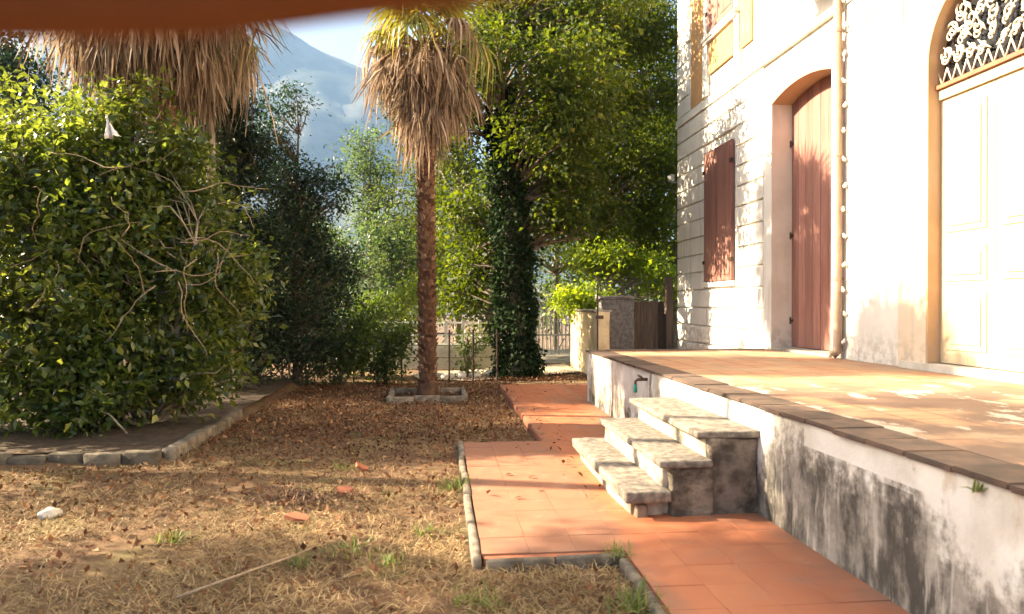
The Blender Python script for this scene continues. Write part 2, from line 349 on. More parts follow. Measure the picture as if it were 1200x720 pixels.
# kerb of the platform before the steps and of the near path
kb = thing('platform_kerb', (.24, 3.95, 0), 'narrow grey stone kerb framing the square tiled platform before the steps', 'kerb')
def stones(parent, pts, w, h, ln, m, name='kerb_stone', seed=1, z0=-.1, jit=.006):
    rr = random.Random(seed)
    for (x0, y0), (x1, y1) in zip(pts[:-1], pts[1:]):
        L = math.hypot(x1-x0, y1-y0); n = max(1, round(L / ln)); ux, uy = (x1-x0)/L, (y1-y0)/L
        for i in range(n):
            a, b = L * i / n + .004, L * (i+1) / n - .004; hh = h + rr.uniform(-jit, jit); s = rr.uniform(-jit, jit)
            q = [(a, -w/2+s), (b, -w/2+s), (b, w/2+s), (a, w/2+s)]
            v = [(x0+ux*p-uy*r_, y0+uy*p+ux*r_, z) for z in (z0, hh) for p, r_ in q]
            rough(MB().hexa(v).build(name, m, parent), 1, .006, 9, .01, 1, i + seed)
stones(kb, [(.2, 7.28), (.2, 3.9)], .05, .006, .62, M['kerb3'], seed=2)
stones(kb, [(.245, 3.9), (1.02, 3.92)], .04, .006, .4, M['kerb3'], seed=4)
pk = thing('path_kerb', (1.0, 3.4, 0), 'worn kerb stones along the near edge of the tiled path', 'kerb')
stones(pk, [(1.0, 3.86), (1.0, .9)], .05, .0, .6, M['kerb3'], seed=6)

# ------------------------------------------------------------------ terrace and steps
TZ, TX, TY = .733, 2.12, 10.2
ter = thing('terrace', (TX, TY, 0), 'raised terrace with stained white retaining wall and worn terracotta floor', 'terrace'); ter['kind'] = 'structure'; del ter['category']
def wallgrid(p0, p1, z0, z1, nrm, amp, n, m):
    V = []
    for j in range(m + 1):
        for i in range(n + 1):
            t = i / n; x = p0[0] + (p1[0]-p0[0]) * t; y = p0[1] + (p1[1]-p0[1]) * t; z = z0 + (z1 - z0) * j / m
            d = amp * fbm(x * 2.4 + 3, y * 2.4 + z * 2.9, 4); V.append((x + nrm[0]*d, y + nrm[1]*d, z))
    ix = np.arange(len(V)).reshape(m+1, n+1); return np.array(V), np.stack([ix[:-1, :-1], ix[:-1, 1:], ix[1:, 1:], ix[1:, :-1]], -1).reshape(-1, 4)
V1, F1 = wallgrid((TX, TY), (TX, -3), -.1, TZ-.031, (-1, 0), .014, 260, 16)
o = link('retaining_wall', np_mesh('retaining_wall', V1, F1, root_loc(ter), True), M['stain'], ter)
V1, F1 = wallgrid((4.87, TY), (TX, TY), -.1, TZ-.031, (0, 1), .01, 60, 12)
link('end_wall', np_mesh('end_wall', V1, F1, root_loc(ter), True), M['stain'], ter)
MB().box(TX + .05, 4.9, -3, TY - .05, -.1, TZ - .03).build('terrace_core', M['concrete'], ter)
MB().box(TX + .268, 4.9, -3, TY - .268, TZ - .025, TZ - .003).build('terrace_floor', M['floor'], ter)
et = []
for q in range(5):
    b = MB().box(-.03, .265, -.148, .148, -.026, 0); me = b.mesh('edge_tile'); bm = bmesh.new(); bm.from_mesh(me)
    bmesh.ops.bevel(bm, geom=list(bm.edges), offset=.006, segments=2, affect='EDGES'); bm.to_mesh(me); bm.free(); me.materials.append(None); et.append(me)
M['edge'] = simple('weathered_edge_tile', (.135, .088, .064), (.08, .06, .048), 7, .9, .5, .006, rnd=.25)
for me in et: me.materials[0] = M['edge']
rr = random.Random(9)
for i in range(44):
    y = TY - .0 - .15 - i * .298
    if y < -2.9: break
    o = link('edge_tile', rr.choice(et), None, ter, Vector((TX + rr.uniform(-.006, .006), y, TZ + rr.uniform(-.003, .003))) - ter.location); o.rotation_euler = (rr.uniform(-.008, .008), rr.uniform(-.01, .01), rr.uniform(-.01, .01))
for i in range(8):
    o = link('edge_tile', rr.choice(et), None, ter, Vector((TX + .42 + i * .298, TY - .0, TZ + rr.uniform(-.002, .002))) - ter.location); o.rotation_euler = (0, 0, -math.pi/2 + rr.uniform(-.01, .01))

st = thing('stone_steps', (1.7, 5.45, 0), 'three worn grey stone steps leading up to the terrace', 'steps')
def slab(name, x0, x1, y0, y1, z0, z1, m, bev=.02, amp=.008, cuts=3, seed=0): return rough(MB().box(x0, x1, y0, y1, z0, z1).build(name, m, st), cuts, amp, 5, bev, 3, seed)
slab('tread', 1.19, 1.50, 4.52, 6.42, .105, .182, M['stone'], .016, .008, 3, 1)
slab('riser', 1.25, 1.47, 4.64, 6.36, -.05, .104, M['pale_riser'], .012, .018, 3, 2)
slab('tread', 1.43, 1.79, 4.56, 6.36, .322, .368, M['stone'], .012, .007, 3, 3)
slab('riser', 1.475, 1.77, 4.66, 6.32, -.05, .321, M['pale_riser'], .012, .02, 3, 4)
slab('tread', 1.69, 2.14, 4.58, 6.32, .506, .552, M['stone'], .012, .007, 3, 5)
slab('riser', 1.775, 2.13, 4.66, 6.28, -.05, .505, M['pale_riser'], .012, .02, 3, 6)
slab('side_stone', 1.52, 1.80, 4.58, 4.68, -.05, .32, M['rubble'], .015, .03, 4, 7)
slab('side_stone', 1.79, 2.13, 4.6, 4.68, -.05, .504, M['rubble'], .015, .035, 4, 8)
slab('side_stone', 1.28, 1.36, 4.58, 4.68, -.05, .083, M['rubble'], .015, .015, 2, 9)

tp = thing('water_tap', (2.1, 7.2, .58), 'small brown wall tap with a green hose fitting on the terrace wall', 'tap')
MB().tube([(2.14, 7.2, .62), (2.02, 7.2, .62)], .016, 8).tube([(2.03, 7.2, .625), (2.0, 7.2, .60), (2.0, 7.2, .57)], .014, 8).build('valve', M['brass'], tp, True)
MB().tube([(2.05, 7.14, .645), (2.05, 7.26, .655)], .013, 6).build('handle', M['brass'], tp, True)
MB().lathe((2.0, 7.2, .485), [(.014, 0), (.02, .01), (.02, .05), (.015, .06), (.018, .085)], 10).build('hose_fitting', M['green'], tp, True)

# ------------------------------------------------------------------ villa
WX = 4.87
vil = thing('villa', (WX, 9, 0), 'cream plastered villa with grooved block walls beside the terrace', 'house')
def part(name, m, b, parent=None, smooth=False): return b.build(name, m, parent or vil, smooth)
D0, D1, DS, DR = 8.5, 10.13, 4.34, .13          # shuttered doorway
E0, E1, ES = 5.26, 6.70, 3.78                     # arched entrance
EC, ER = (E0 + E1) / 2, (E1 - E0) / 2
rad = ((D1-D0)**2 / 4 + DR**2) / (2 * DR)
def dtop(y): return DS + DR - rad + math.sqrt(max(0, rad**2 - (y - (D0+D1)/2)**2))
def etop(y): return ES + math.sqrt(max(0, ER**2 - (y - EC)**2))
ys = sorted(set([-3.0, 14.37] + list(np.linspace(D0, D1, 15)) + [EC + ER * math.cos(a) for a in np.linspace(0, math.pi, 25)]))
core = MB()
for y0, y1 in zip(ys[:-1], ys[1:]):
    if y1 - y0 < 1e-6: continue
    mid = (y0 + y1) / 2; fn = dtop if D0 < mid < D1 else etop if E0 < mid < E1 else None
    if fn is None: core.box(WX+.04, WX+.6, y0, y1, -.3, 9.3)
    else:
        core.box(WX+.04, WX+.6, y0, y1, -.3, TZ + .02); a, b = fn(y0), fn(y1)
        core.hexa([(WX+.04, y0, a), (WX+.6, y0, a), (WX+.6, y1, b), (WX+.04, y1, b), (WX+.04, y0, 9.3), (WX+.6, y0, 9.3), (WX+.6, y1, 9.3), (WX+.04, y1, 9.3)])
core.box(WX+.6, WX+8, 13.9, 14.37, -.3, 9.3); core.box(WX+.6, WX+8, -3, -2.5, -.3, 9.3); core.box(WX+7.6, WX+8, -2.5, 13.9, -.3, 9.3)
part('wall', M['plaster'], core)
part('roof', M['shard'], MB().box(WX-.55, WX+8.5, -3.5, 14.95, 9.3, 9.5))
# grooved blocks of the ground floor
rr = random.Random(21); CO = .3335
def blk(y0, y1, z0, z1, m='plaster', d=.0):
    g = .015; b = MB().box(WX - d, WX + .05, y0 + g, y1 - g, z0 + g, z1 - g).build('block', M[m], vil)
    bm = bmesh.new(); bm.from_mesh(b.data); bmesh.ops.bevel(bm, geom=[e for e in bm.edges if all(v.co.x < .001 for v in e.verts)], offset=.006, segments=1, affect='EDGES'); bm.to_mesh(b.data); bm.free()
for k in range(-1, 13):
    z0 = .655 + k * CO; z1 = z0 + CO
    free = [(13.62, 14.375, 0), (10.42, 13.62, 1)]
    if z1 < .7: free = [(13.62, 14.375, 0), (10.42, 13.62, 1)]
    segs = []
    for a, b, kind in free:
        if kind == 1 and z1 > 1.85 and z0 < 4.1: segs += [(a, 11.46, 1), (12.88, b, 1)]
        else: segs.append((a, b, kind))
    for a, b, kind in segs:
        L = b - a; n = max(1, round(L / .95)); off = (.33 if k % 2 else 0) if n > 1 else 0
        cuts = [a] + [a + L * (i + (off if 0 < i else 0) - (.15 if off else 0)) / n for i in range(1, n)] + [b]
        if kind == 0: cuts = [a + (.2 if k % 2 else 0), b]
        if kind == 1 and b > 13.5: cuts[-1] = b + (.2 if k % 2 else 0)
        for q0, q1 in zip(cuts[:-1], cuts[1:]): blk(q0, q1, z0, z1, d=rr.uniform(-.002, .002) + .002)
part('smooth_pier', M['plaster'], MB().box(WX-.001, WX+.06, 7.175, 8.235, TZ-.02, 4.64).box(WX-.001, WX+.06, 7.175, 8.235, 4.664, 4.99))
# smooth surround of the shuttered doorway
def arch_band(y0, y1, topf, w, z0, x0, x1, n=24, wt=None):
    wt = wt or w; b = MB(); b.box(x0, x1, y0 - w, y0, z0, topf(y0 + 1e-4)); b.box(x0, x1, y1, y1 + w, z0, topf(y1 - 1e-4))
    yc = (y0 + y1) / 2; hw = (y1 - y0) / 2
    for i in range(n):
        p = []
        for t in (i / n, (i + 1) / n):
            yi = yc - hw * math.cos(math.pi * t); yo = yc - (hw + w) * math.cos(math.pi * t)
            zi = topf(min(max(yi, y0 + 1e-4), y1 - 1e-4)); p.append((yi, zi, yo, zi + wt * (math.sin(math.pi * t) if topf is etop else 1)))
        (ya, za, yb, zb), (yc2, zc2, yd, zd) = p
        b.hexa([(x0, ya, za), (x1, ya, za), (x1, yc2, zc2), (x0, yc2, zc2), (x0, yb, zb), (x1, yb, zb), (x1, yd, zd), (x0, yd, zd)])
    return b
part('door_surround', M['plaster'], arch_band(D0, D1, dtop, .25, TZ, WX - .012, WX + .07))
lin = MB()
for y0, y1 in zip(np.linspace(D0, D1, 21)[:-1], np.linspace(D0, D1, 21)[1:]):
    a, b = dtop(y0), dtop(y1); lin.hexa([(WX-.01, y0, a-.012), (WX+.4, y0, a-.012), (WX+.4, y1, b-.012), (WX-.01, y1, b-.012), (WX-.01, y0, a+.003), (WX+.4, y0, a+.003), (WX+.4, y1, b+.003), (WX-.01, y1, b+.003)])
part('arch_soffit', M['tan'], lin)  # tan puts the arch underside's shade and warm bounce into its colour
part('door_jamb', M['jamb'], MB().box(WX-.006, WX+.4, D1-.006, D1+.01, TZ, DS)); part('door_jamb', M['jamb'], MB().box(WX-.006, WX+.4, D0-.01, D0+.006, TZ, DS))
part('threshold', M['kerb'], MB().box(WX-.05, WX+.42, D0-.02, D1+.02, TZ-.02, TZ+.03))
SX = WX + .3
for i, (a, b) in enumerate(((D0 + .01, (D0+D1)/2 - .003), ((D0+D1)/2 + .003, D1 - .01))):
    leaf = bpy.data.objects.new('door_shutter', None); COL.objects.link(leaf); leaf.parent = vil
    n = 4
    for q in range(n):
        y0, y1 = a + (b-a) * q / n + .003, a + (b-a) * (q+1) / n - .003
        part('board', M['shutter'], MB().hexa([(SX, y0, TZ+.04), (SX+.045, y0, TZ+.04), (SX+.045, y1, TZ+.04), (SX, y1, TZ+.04), (SX, y0, dtop(y0)-.02), (SX+.045, y0, dtop(y0)-.02), (SX+.045, y1, dtop(y1)-.02), (SX, y1, dtop(y1)-.02)]), leaf)
    for z in (1.15, 2.4, 3.75):
        part('cross_rail', M['shutter'], MB().box(SX+.045, SX+.075, a+.03, b-.03, z-.06, z+.06), leaf)
        yh = a if i == 0 else b; part('hinge', M['iron'], MB().box(SX-.02, SX+.01, yh-.05, yh+.05, z-.02, z+.02).tube([(SX-.02, yh, z-.05), (SX-.02, yh, z+.05)], .012, 6), leaf)
# lower window: closed shutters
def shutters(y0, y1, z0, z1, name):
    w = bpy.data.objects.new(name, None); COL.objects.link(w); w.parent = vil
    ym = (y0+y1)/2
    for a, b in ((y0, ym-.004), (ym+.004, y1)):
        s = part('shutter_leaf', M['shutter'], MB().box(WX-.028, WX+.02, a, b, z0, z1), w)
        for q in range(3):
            p0 = a + .06 + (b-a-.12) * q / 3 + .002; p1 = a + .06 + (b-a-.12) * (q+1) / 3 - .002
            part('board', M['shutter'], MB().box(WX-.036, WX-.026, p0, p1, z0+.1, z1-.1), w)
        for z in (z0 + .35, z1 - .35):
            ye = a if a == y0 else b; part('hinge', M['iron'], MB().box(WX-.05, WX+.0, ye-.035, ye+.035, z-.03, z+.03), w)
    return w
w1 = shutters(11.55, 12.79, 1.8, 4.15, 'window')
part('sill', M['plaster'], MB().box(WX-.03, WX+.03, 11.44, 12.9, 1.70, 1.785), w1)
# string course, upper storey
part('string_course', M['plaster'], MB().box(WX-.028, WX+.06, 7.2, 14.4, 5.0, 5.05).box(WX-.012, WX+.06, 7.2, 14.385, 5.052, 5.16))
part('string_course', M['plaster'], MB().box(WX-.05, WX+.03, -3, 4.75, 5.0, 5.07))
part('wall_panel', M['ochre'], MB().box(WX+.006, WX+.06, 12.92, 13.58, 5.18, 9.2)); part('wall_panel', M['ochre'], MB().box(WX+.006, WX+.06, 10.85, 11.27, 5.55, 9.2))
for k in range(12):
    z0 = 5.17 + k * .345; blk(13.6 + (.12 if k % 2 else 0), 14.375, z0, z0 + .345, d=.004)
up = shutters(11.5, 12.67, 6.32, 8.6, 'window')
part('sill', M['plaster'], MB().box(WX-.07, WX+.03, 11.32, 12.86, 6.2, 6.26).box(WX-.05, WX+.03, 11.36, 12.82, 6.14, 6.197), up)
part('window_frame', M['plaster'], MB().box(WX-.02, WX+.03, 12.68, 12.9, 5.2, 6.135).box(WX-.02, WX+.03, 12.68, 12.86, 6.265, 8.8), up)
part('window_frame', M['plaster'], MB().box(WX-.02, WX+.03, 11.3, 11.49, 5.2, 6.135).box(WX-.02, WX+.03, 11.32, 11.49, 6.265, 8.8), up)
part('apron_panel', M['ochre'], MB().box(WX-.008, WX+.03, 11.56, 12.62, 5.56, 6.1), up)
# entrance
part('entrance_surround', M['peach'], arch_band(E0, E1, etop, .46, TZ, WX - .03, WX + .07, 28))
jr = MB()
jr.box(WX-.034, WX+.2, E1-.008, E1+.02, TZ, ES); jr.box(WX-.034, WX+.2, E0-.02, E0+.008, TZ, ES)
for i in range(24):
    a0, a1 = math.pi * i / 24, math.pi * (i+1) / 24
    q = [(EC + r_ * math.cos(a), ES + r_ * math.sin(a)) for a in (a0, a1) for r_ in (ER-.008, ER+.02)]
    jr.hexa([(WX-.034, *q[0]), (WX+.2, *q[0]), (WX+.2, *q[2]), (WX-.034, *q[2]), (WX-.034, *q[1]), (WX+.2, *q[1]), (WX+.2, *q[3]), (WX-.034, *q[3])])
part('entrance_reveal', M['tan'], jr)
part('doorstep', M['rockw'], MB().box(WX-.06, WX+.5, E0-.4, E1+.4, TZ-.02, TZ+.07))
ent = bpy.data.objects.new('entrance_door', None); COL.objects.link(ent); ent.parent = vil
DX = WX + .10
for a, b in ((E0 + .012, EC - .003), (EC + .003, E1 - .012)):
    part('door_leaf', M['door'], MB().box(DX, DX+.06, a, b, TZ+.08, 3.42), ent)
    for z0, z1 in ((.95, 1.5), (1.62, 1.95), (2.1, 3.3)):
        part('door_panel', M['door'], MB().box(DX-.012, DX+.01, a+.09, b-.09, z0, z1), ent)
        part('door_panel', M['door'], MB().box(DX-.024, DX-.01, a+.15, b-.15, z0+.06, z1-.06), ent)
part('transom', M['door'], MB().box(DX-.03, DX+.07, E0+.01, E1-.01, 3.42, 3.52), ent); part('transom_moulding', M['redwood'], MB().box(DX-.06, DX+.05, E0+.009, E1-.009, 3.522, 3.56), ent)
gl = MB()
for y0, y1 in zip(np.linspace(E0+.01, E1-.01, 25)[:-1], np.linspace(E0+.01, E1-.01, 25)[1:]):
    gl.add([(DX+.04, y0, 3.56), (DX+.04, y1, 3.56), (DX+.04, y1, etop(y1)+.01), (DX+.04, y0, etop(y0)+.01)], [(0, 1, 2, 3)])
part('fanlight_pane', M['glass'], gl, ent)
def spiral(yc, zc, r, a0, turns, sgn):
    return [(DX - .02, yc + r * (1 - .75 * t) * math.cos(a0 + sgn * turns * 2 * math.pi * t), zc + r * (1 - .75 * t) * math.sin(a0 + sgn * turns * 2 * math.pi * t)) for t in np.linspace(0, 1, 26)]
for i in range(9):
    a = math.pi * (i + .5) / 9
    for r_, s in ((.6, .085), (.43, .08), (.27, .06), (.13, .045)):
        if r_ < .3 and i % 2: continue
        if r_ < .2 and i % 4: continue
        yc, zc = EC + r_ * math.cos(a), ES + (r_ * math.sin(a)) - .03
        part('scroll', M['grille'], MB().tube(spiral(yc, zc, s, a, 1.15, 1 if i % 2 else -1), .013, 5), ent, True)
        part('scroll', M['grille'], MB().tube(spiral(yc + .03, zc - .05, s * .75, a + 2.5, 1.0, -1 if i % 2 else 1), .011, 5), ent, True)
        part('scroll', M['grille'], MB().tube([(DX-.02, EC + (r_-.1) * math.cos(a + .12), zc - .06), (DX-.02, EC + r_ * math.cos(a + .17), zc), (DX-.02, EC + (r_+.07) * math.cos(a + .1), zc + .07)], [.005, .02, .004], 5), ent, True)
for i in range(11):
    y = E0 + .06 + i * .132; part('spear', M['grille'], MB().tube([(DX-.02, y, 3.56), (DX-.02, y + .03, 3.63), (DX-.02, y + .066, 3.71)], .009, 5).tube([(DX-.02, y + .132, 3.56), (DX-.02, y + .1, 3.63), (DX-.02, y + .066, 3.71)], .009, 5), ent, True)
# balcony slab over the entrance, unseen, added and sized to shade the wall
bal = MB().box(WX-.85, WX+.02, 4.5, 9.1, 5.6, 5.74).box(WX-.9, WX+.02, 4.45, 9.15, 5.74, 5.8)
part('added_balcony', M['plaster'], bal)
for y in (4.8, 8.6): part('bracket', M['plaster'], MB().hexa([(WX-.2, y, 5.45), (WX+.01, y, 5.3), (WX+.01, y+.2, 5.3), (WX-.2, y+.2, 5.45), (WX-.65, y, 5.597), (WX+.01, y, 5.597), (WX+.01, y+.2, 5.597), (WX-.65, y+.2, 5.597)]))
for y in np.linspace(4.55, 9.05, 26): part('baluster', M['iron'], MB().tube([(WX-.8, y, 5.8), (WX-.8, y, 6.72)], .011, 5))
part('added_balcony_rail', M['iron'], MB().box(WX-.83, WX-.77, 4.5, 9.1, 6.72, 6.75))
# drainpipe
dp = MB().tube([(WX-.075, 8.25, 9.2), (WX-.075, 8.25, .9), (WX-.085, 8.25, .82), (WX-.13, 8.27, .765)], .052, 12)
dpo = part('drainpipe', M['copper'], dp, None, True)
for z in (1.7, 3.2, 4.7, 6.2): part('pipe_clip', M['copper'], MB().tube([(WX-.075, 8.25, z-.02), (WX-.075, 8.25, z+.02)], .058, 12).box(WX-.03, WX+.02, 8.235, 8.265, z-.015, z+.015), dpo)
lm = part('wall_lamp', M['lampgrey'], MB().box(WX-.16, WX-.08, 14.3, 14.48, 3.92, 4.05).tube([(WX+.01, 14.38, 3.9), (WX-.12, 14.38, 3.9), (WX-.12, 14.38, 3.94)], .014, 6))
part('lamp_glass', M['white'], MB().box(WX-.166, WX-.159, 14.315, 14.465, 3.935, 4.035), lm)
part('cable', M['iron'], MB().tube([(WX-.02, 14.35, 3.9), (WX-.03, 14.34, 3.3), (WX-.02, 14.35, 2.6), (WX-.025, 14.34, 1.9)], .008, 5), lm)
# string of bulbs down the pipe
sb = thing('string_lights', (WX-.14, 8.19, TZ), 'string of small clear bulbs hanging down along the brown drainpipe', 'string lights')
cp = [(WX-.05, 8.18 + .008 * math.sin(z * 9), z) for z in np.linspace(.82, 6.0, 60)]; MB().tube(cp, .005, 5).build('cord', M['iron'], sb)
bme = MB().lathe((0, 0, 0), [(.004, -.042), (.017, -.028), (.021, -.011), (.013, .01), (.01, .028)], 10).mesh('bulb', smooth=True); bme.materials.append(M['bulb'])
for i in range(17):
    o = link('bulb', bme, None, sb, Vector((WX-.045 + .012 * math.sin(i * 2.3), 8.165, .95 + i * .315 + .02 * math.sin(i * 1.7))) - sb.location); o.rotation_euler = (.5 * math.sin(i * 3.1), .5 * math.cos(i * 2.2), 0)

# ------------------------------------------------------------------ things by the terrace end and the road
ro = thing('iron_rod', (2.25, 10.1, TZ), 'thin dark iron rod standing on the far terrace corner with a wire', 'rod')
MB().tube([(2.25, 10.1, TZ-.02), (2.25, 10.1, 1.69)], .013, 6).build('post', M['iron'], ro)
MB().box(2.23, 2.33, 10.07, 10.13, 1.18, 1.23).build('clamp', M['iron'], ro)
MB().tube([(2.25 + (WX-2.25) * t, 10.1 + 4.1 * t, 1.68 + .35 * t - .35 * math.sin(math.pi * t)) for t in np.linspace(0, 1, 14)], .006, 4).build('wire', M['iron'], ro)
# sandy wall running away, left face lit
yw = thing('garden_wall', (3.1, 15, 0), 'rough sunlit sandy garden wall behind the terrace end', 'wall')
rough(MB().box(2.98, 3.25, 13.5, 16.2, -.15, 1.24).build('wall_body', M['ywall'], yw), 5, .03, 3, .03, 2)
for i in range(7): rough(MB().box(2.93, 3.3, 13.5 + i * .39, 13.5 + i * .39 + .375, 1.235, 1.28).build('coping_stone', M['kerb'], yw), 1, .01, 7, .015, 1, i)
sp = thing('stone_pillar', (3.75, 14.9, 0), 'dark rough stone gate pillar beside the wooden gate', 'pillar')
rough(MB().box(3.35, 4.05, 14.65, 15.1, -.15, 1.5).build('pillar_shaft', M['pstone'], sp), 5, .03, 4, .03, 2); rough(MB().box(3.31, 4.09, 14.61, 15.14, 1.49, 1.56).build('pillar_cap', M['pstone'], sp), 2, .01, 6, .015)
wg = thing('wooden_gate', (4.5, 14.9, 0), 'dark weathered plank gate between pillar and villa corner', 'gate')
for i in range(6): MB().box(4.1 + i * .125, 4.215 + i * .125, 14.8, 14.83, .03, 1.44 + (.03 if i % 2 else 0)).build('plank', M['oldwood'], wg)
MB().box(4.1, 4.85, 14.835, 14.87, .3, .4).build('rail', M['oldwood'], wg); MB().box(4.1, 4.85, 14.835, 14.87, 1.1, 1.2).build('rail', M['oldwood'], wg)
MB().box(4.70, 4.85, 14.55, 14.68, -.1, 1.95).build('gate_post', M['oldwood'], wg)
# white iron gate beyond
gp = at(649, 400, 19.5); gt = thing('white_gate', (gp.x, gp.y, -.05), 'white painted iron bar gate across the garden path', 'gate')
for i in range(9):
    x = gp.x - .42 + i * .105; hgt = 1.42 + .2 * math.cos((i - 2) * .45); MB().tube([(x, gp.y, .05), (x, gp.y, hgt), (x, gp.y, hgt + .07)], [.021, .021, .003], 6).build('bar', M['white'], gt)
for z in (.12, .55, 1.25): MB().box(gp.x-.45, gp.x+.45, gp.y-.015, gp.y+.015, z-.022, z+.022).build('rail', M['white'], gt)
for s in (-.52, .52): MB().box(gp.x+s-.05, gp.x+s+.05, gp.y-.05, gp.y+.05, -.15, 1.6).build('gate_post', M['white'], gt)
# roadside wall, white railing
wa, wb = at(330, 400, 16.5), at(585, 400, 15.6)
rw = thing('roadside_wall', (wa.x, wa.y, 0), 'low weathered concrete wall along the road behind the palm', 'wall')
def along(a, b, w, z0, z1):
    d = (b - a); d.z = 0; d.normalize(); n = Vector((-d.y, d.x, 0)) * w / 2
    v = [a - n, b - n, b + n, a + n]; return MB().hexa([(q.x, q.y, z) for z in (z0, z1) for q in v])
rough(along(wa, wb, .25, -.3, .52).build('wall_body', M['concrete'], rw), 5, .02, 3, .02, 2)
rl = thing('white_railing', (wa.x, wa.y, .5), 'white tube railing standing on the low roadside wall', 'railing')
for i in range(14):
    q = wa.lerp(wb, i / 13 * .98 + .01); MB().box(q.x-.035, q.x+.035, q.y-.03, q.y+.03, .51, 1.03).build('post', M['white'], rl)
for z in (.7, .98): along(wa, wb, .035, z-.018, z+.018).build('rail', M['white'], rl)
road = MB().add([(-60, 16.6, -.03), (60, 17.6, -.03), (60, 22, -.03), (-60, 21.5, -.03)], [(0, 1, 2, 3)]).build('road', M['dirt']); tag(road, 'pale dusty lane beyond the low wall', 'road', kind='structure')
yard = MB().add([(.55, 13.15, -.012), (2.9, 14.6, -.012), (2.9, 16.6, -.012), (-.6, 14.6, -.012), (-.4, 13.6, -.012)], [(0, 1, 2, 3, 4)]).build('sunlit_patch', M['dirt']); tag(yard, 'pale patch painted as sunlit ground behind the ivy covered tree', 'gravel', kind='structure')  # pale colour stands in for sunlit ground behind the tree
sg = at(445, 345, 21); sb_ = thing('blank_panel', (sg.x, sg.y, -.1), 'small pale blank panel on a post among distant leaves', 'sign')
MB().box(sg.x-.28, sg.x+.28, sg.y-.02, sg.y+.02, sg.z-.3, sg.z+.25).build('panel', M['white'], sb_); MB().box(sg.x-.03, sg.x+.03, sg.y+.022, sg.y+.07, -.2, sg.z+.2).build('post', M['lampgrey'], sb_)
# iron fence
fa, fb = at(330, 440, 13.2), at(582, 440, 13.2)
fe = thing('wire_fence', (fa.x, fa.y, 0), 'low dark iron wire fence behind the palm', 'fence')
for i in range(10):
    q = fa.lerp(fb, i / 9); MB().tube([(q.x, q.y, -.1), (q.x, q.y, .92)], .018, 6).build('post', M['iron'], fe)
for z in (.2, .42, .64, .86): MB().tube([fa.lerp(fb, t / 9) * 1 + Vector((0, 0, z - fa.lerp(fb, t/9).z - (.02 if t % 2 else 0))) for t in range(10)], .007, 4).build('wire', M['iron'], fe)

# ------------------------------------------------------------------ leaves and trees
def leaf_mesh(name, P, L, Wd, rs, out=None, droop=.25, upn=.6, off=(0,0,0), fold=.16):
    n = len(P); d = rs.normal(size=(n, 3))
    if out is not None: d += out * 1.2
    d[:, 2] -= droop; d /= np.linalg.norm(d, axis=1)[:, None] + 1e-9
    up = rs.normal(size=(n, 3)) * (1 - upn); up[:, 2] += upn
    sd_ = np.cross(d, up); sd_ /= np.linalg.norm(sd_, axis=1)[:, None] + 1e-9; nn = np.cross(sd_, d)
    l = L * rs.uniform(.5, 1.4, (n, 1)); w = Wd * l / L * rs.uniform(.75, 1.2, (n, 1))
    a = P; t = P + d * l - nn * l * .06; c1 = P + d * l * .45 + sd_ * w * .5 + nn * w * fold; c2 = P + d * l * .45 - sd_ * w * .5 + nn * w * fold
    V = np.stack([a, c1, t, c2], 1).reshape(-1, 3); i = np.arange(n) * 4
    Fc = np.concatenate([np.stack([i, i+1, i+2], 1), np.stack([i, i+2, i+3], 1)])
    return np_mesh(name, V, Fc, off)
def lobes_points(rs, lobes, per, cr, flat=.65):
    C = []; Pn = []; O = []
    for (c, r, n) in lobes:
        c = np.array(c); r = np.array(r, float); s0 = rs.uniform(0, 50)
        for _ in range(n):
            d = rs.normal(size=3); d /= np.linalg.norm(d); rad_ = rs.uniform(.12, 1) ** .45
            k = .80 + .55 * noise.noise(Vector(d * 1.9) + Vector((s0, 0, 0))) + rs.uniform(-.1, .16)
            p = c + d * r * rad_ * k; C.append(p)
            m = max(3, int(per * rs.uniform(.45, 1.5))); q = rs.normal(size=(m, 3)) * cr * rs.uniform(.6, 1.2); q[:, 2] *= flat
            Pn.append(p + q); O.append(q / (np.linalg.norm(q, axis=1)[:, None] + 1e-6))
    return np.array(C), np.concatenate(Pn), np.concatenate(O)
def limbs(b, rs, spine, C, frac=.5, r0=.03, n=5):
    S = [Vector(p[:3]) for p in spine]; Rd = [p[3] for p in spine]
    for c in C:
        if rs.random() > frac: continue
        c = Vector(c); best = min(range(len(S)), key=lambda i: (S[i] - c).length + max(0, S[i].z - c.z + .4) * 3)
        p = S[best]; rr_ = min(r0, Rd[best] * .6); m = p.lerp(c, .5) + Vector(rs.normal(size=3) * .12) + Vector((0, 0, .08 * (c - p).length))
        b.tube([p, p.lerp(m, .55) + Vector(rs.normal(size=3) * .04), m, c.lerp(m, .4) + Vector(rs.normal(size=3) * .05), c], [rr_, rr_ * .8, rr_ * .6, rr_ * .4, rr_ * .18], n, False)
def spine_pts(pts, k=5, wob=.03, rs=None):
    out = []
    for (a, b) in zip(pts[:-1], pts[1:]):
        for i in range(k):
            t = i / k; out.append(tuple(a[j] + (b[j]-a[j]) * t + (rs.normal() * wob if (rs is not None and j < 2) else 0) for j in range(4)))
    out.append(pts[-1]); return out
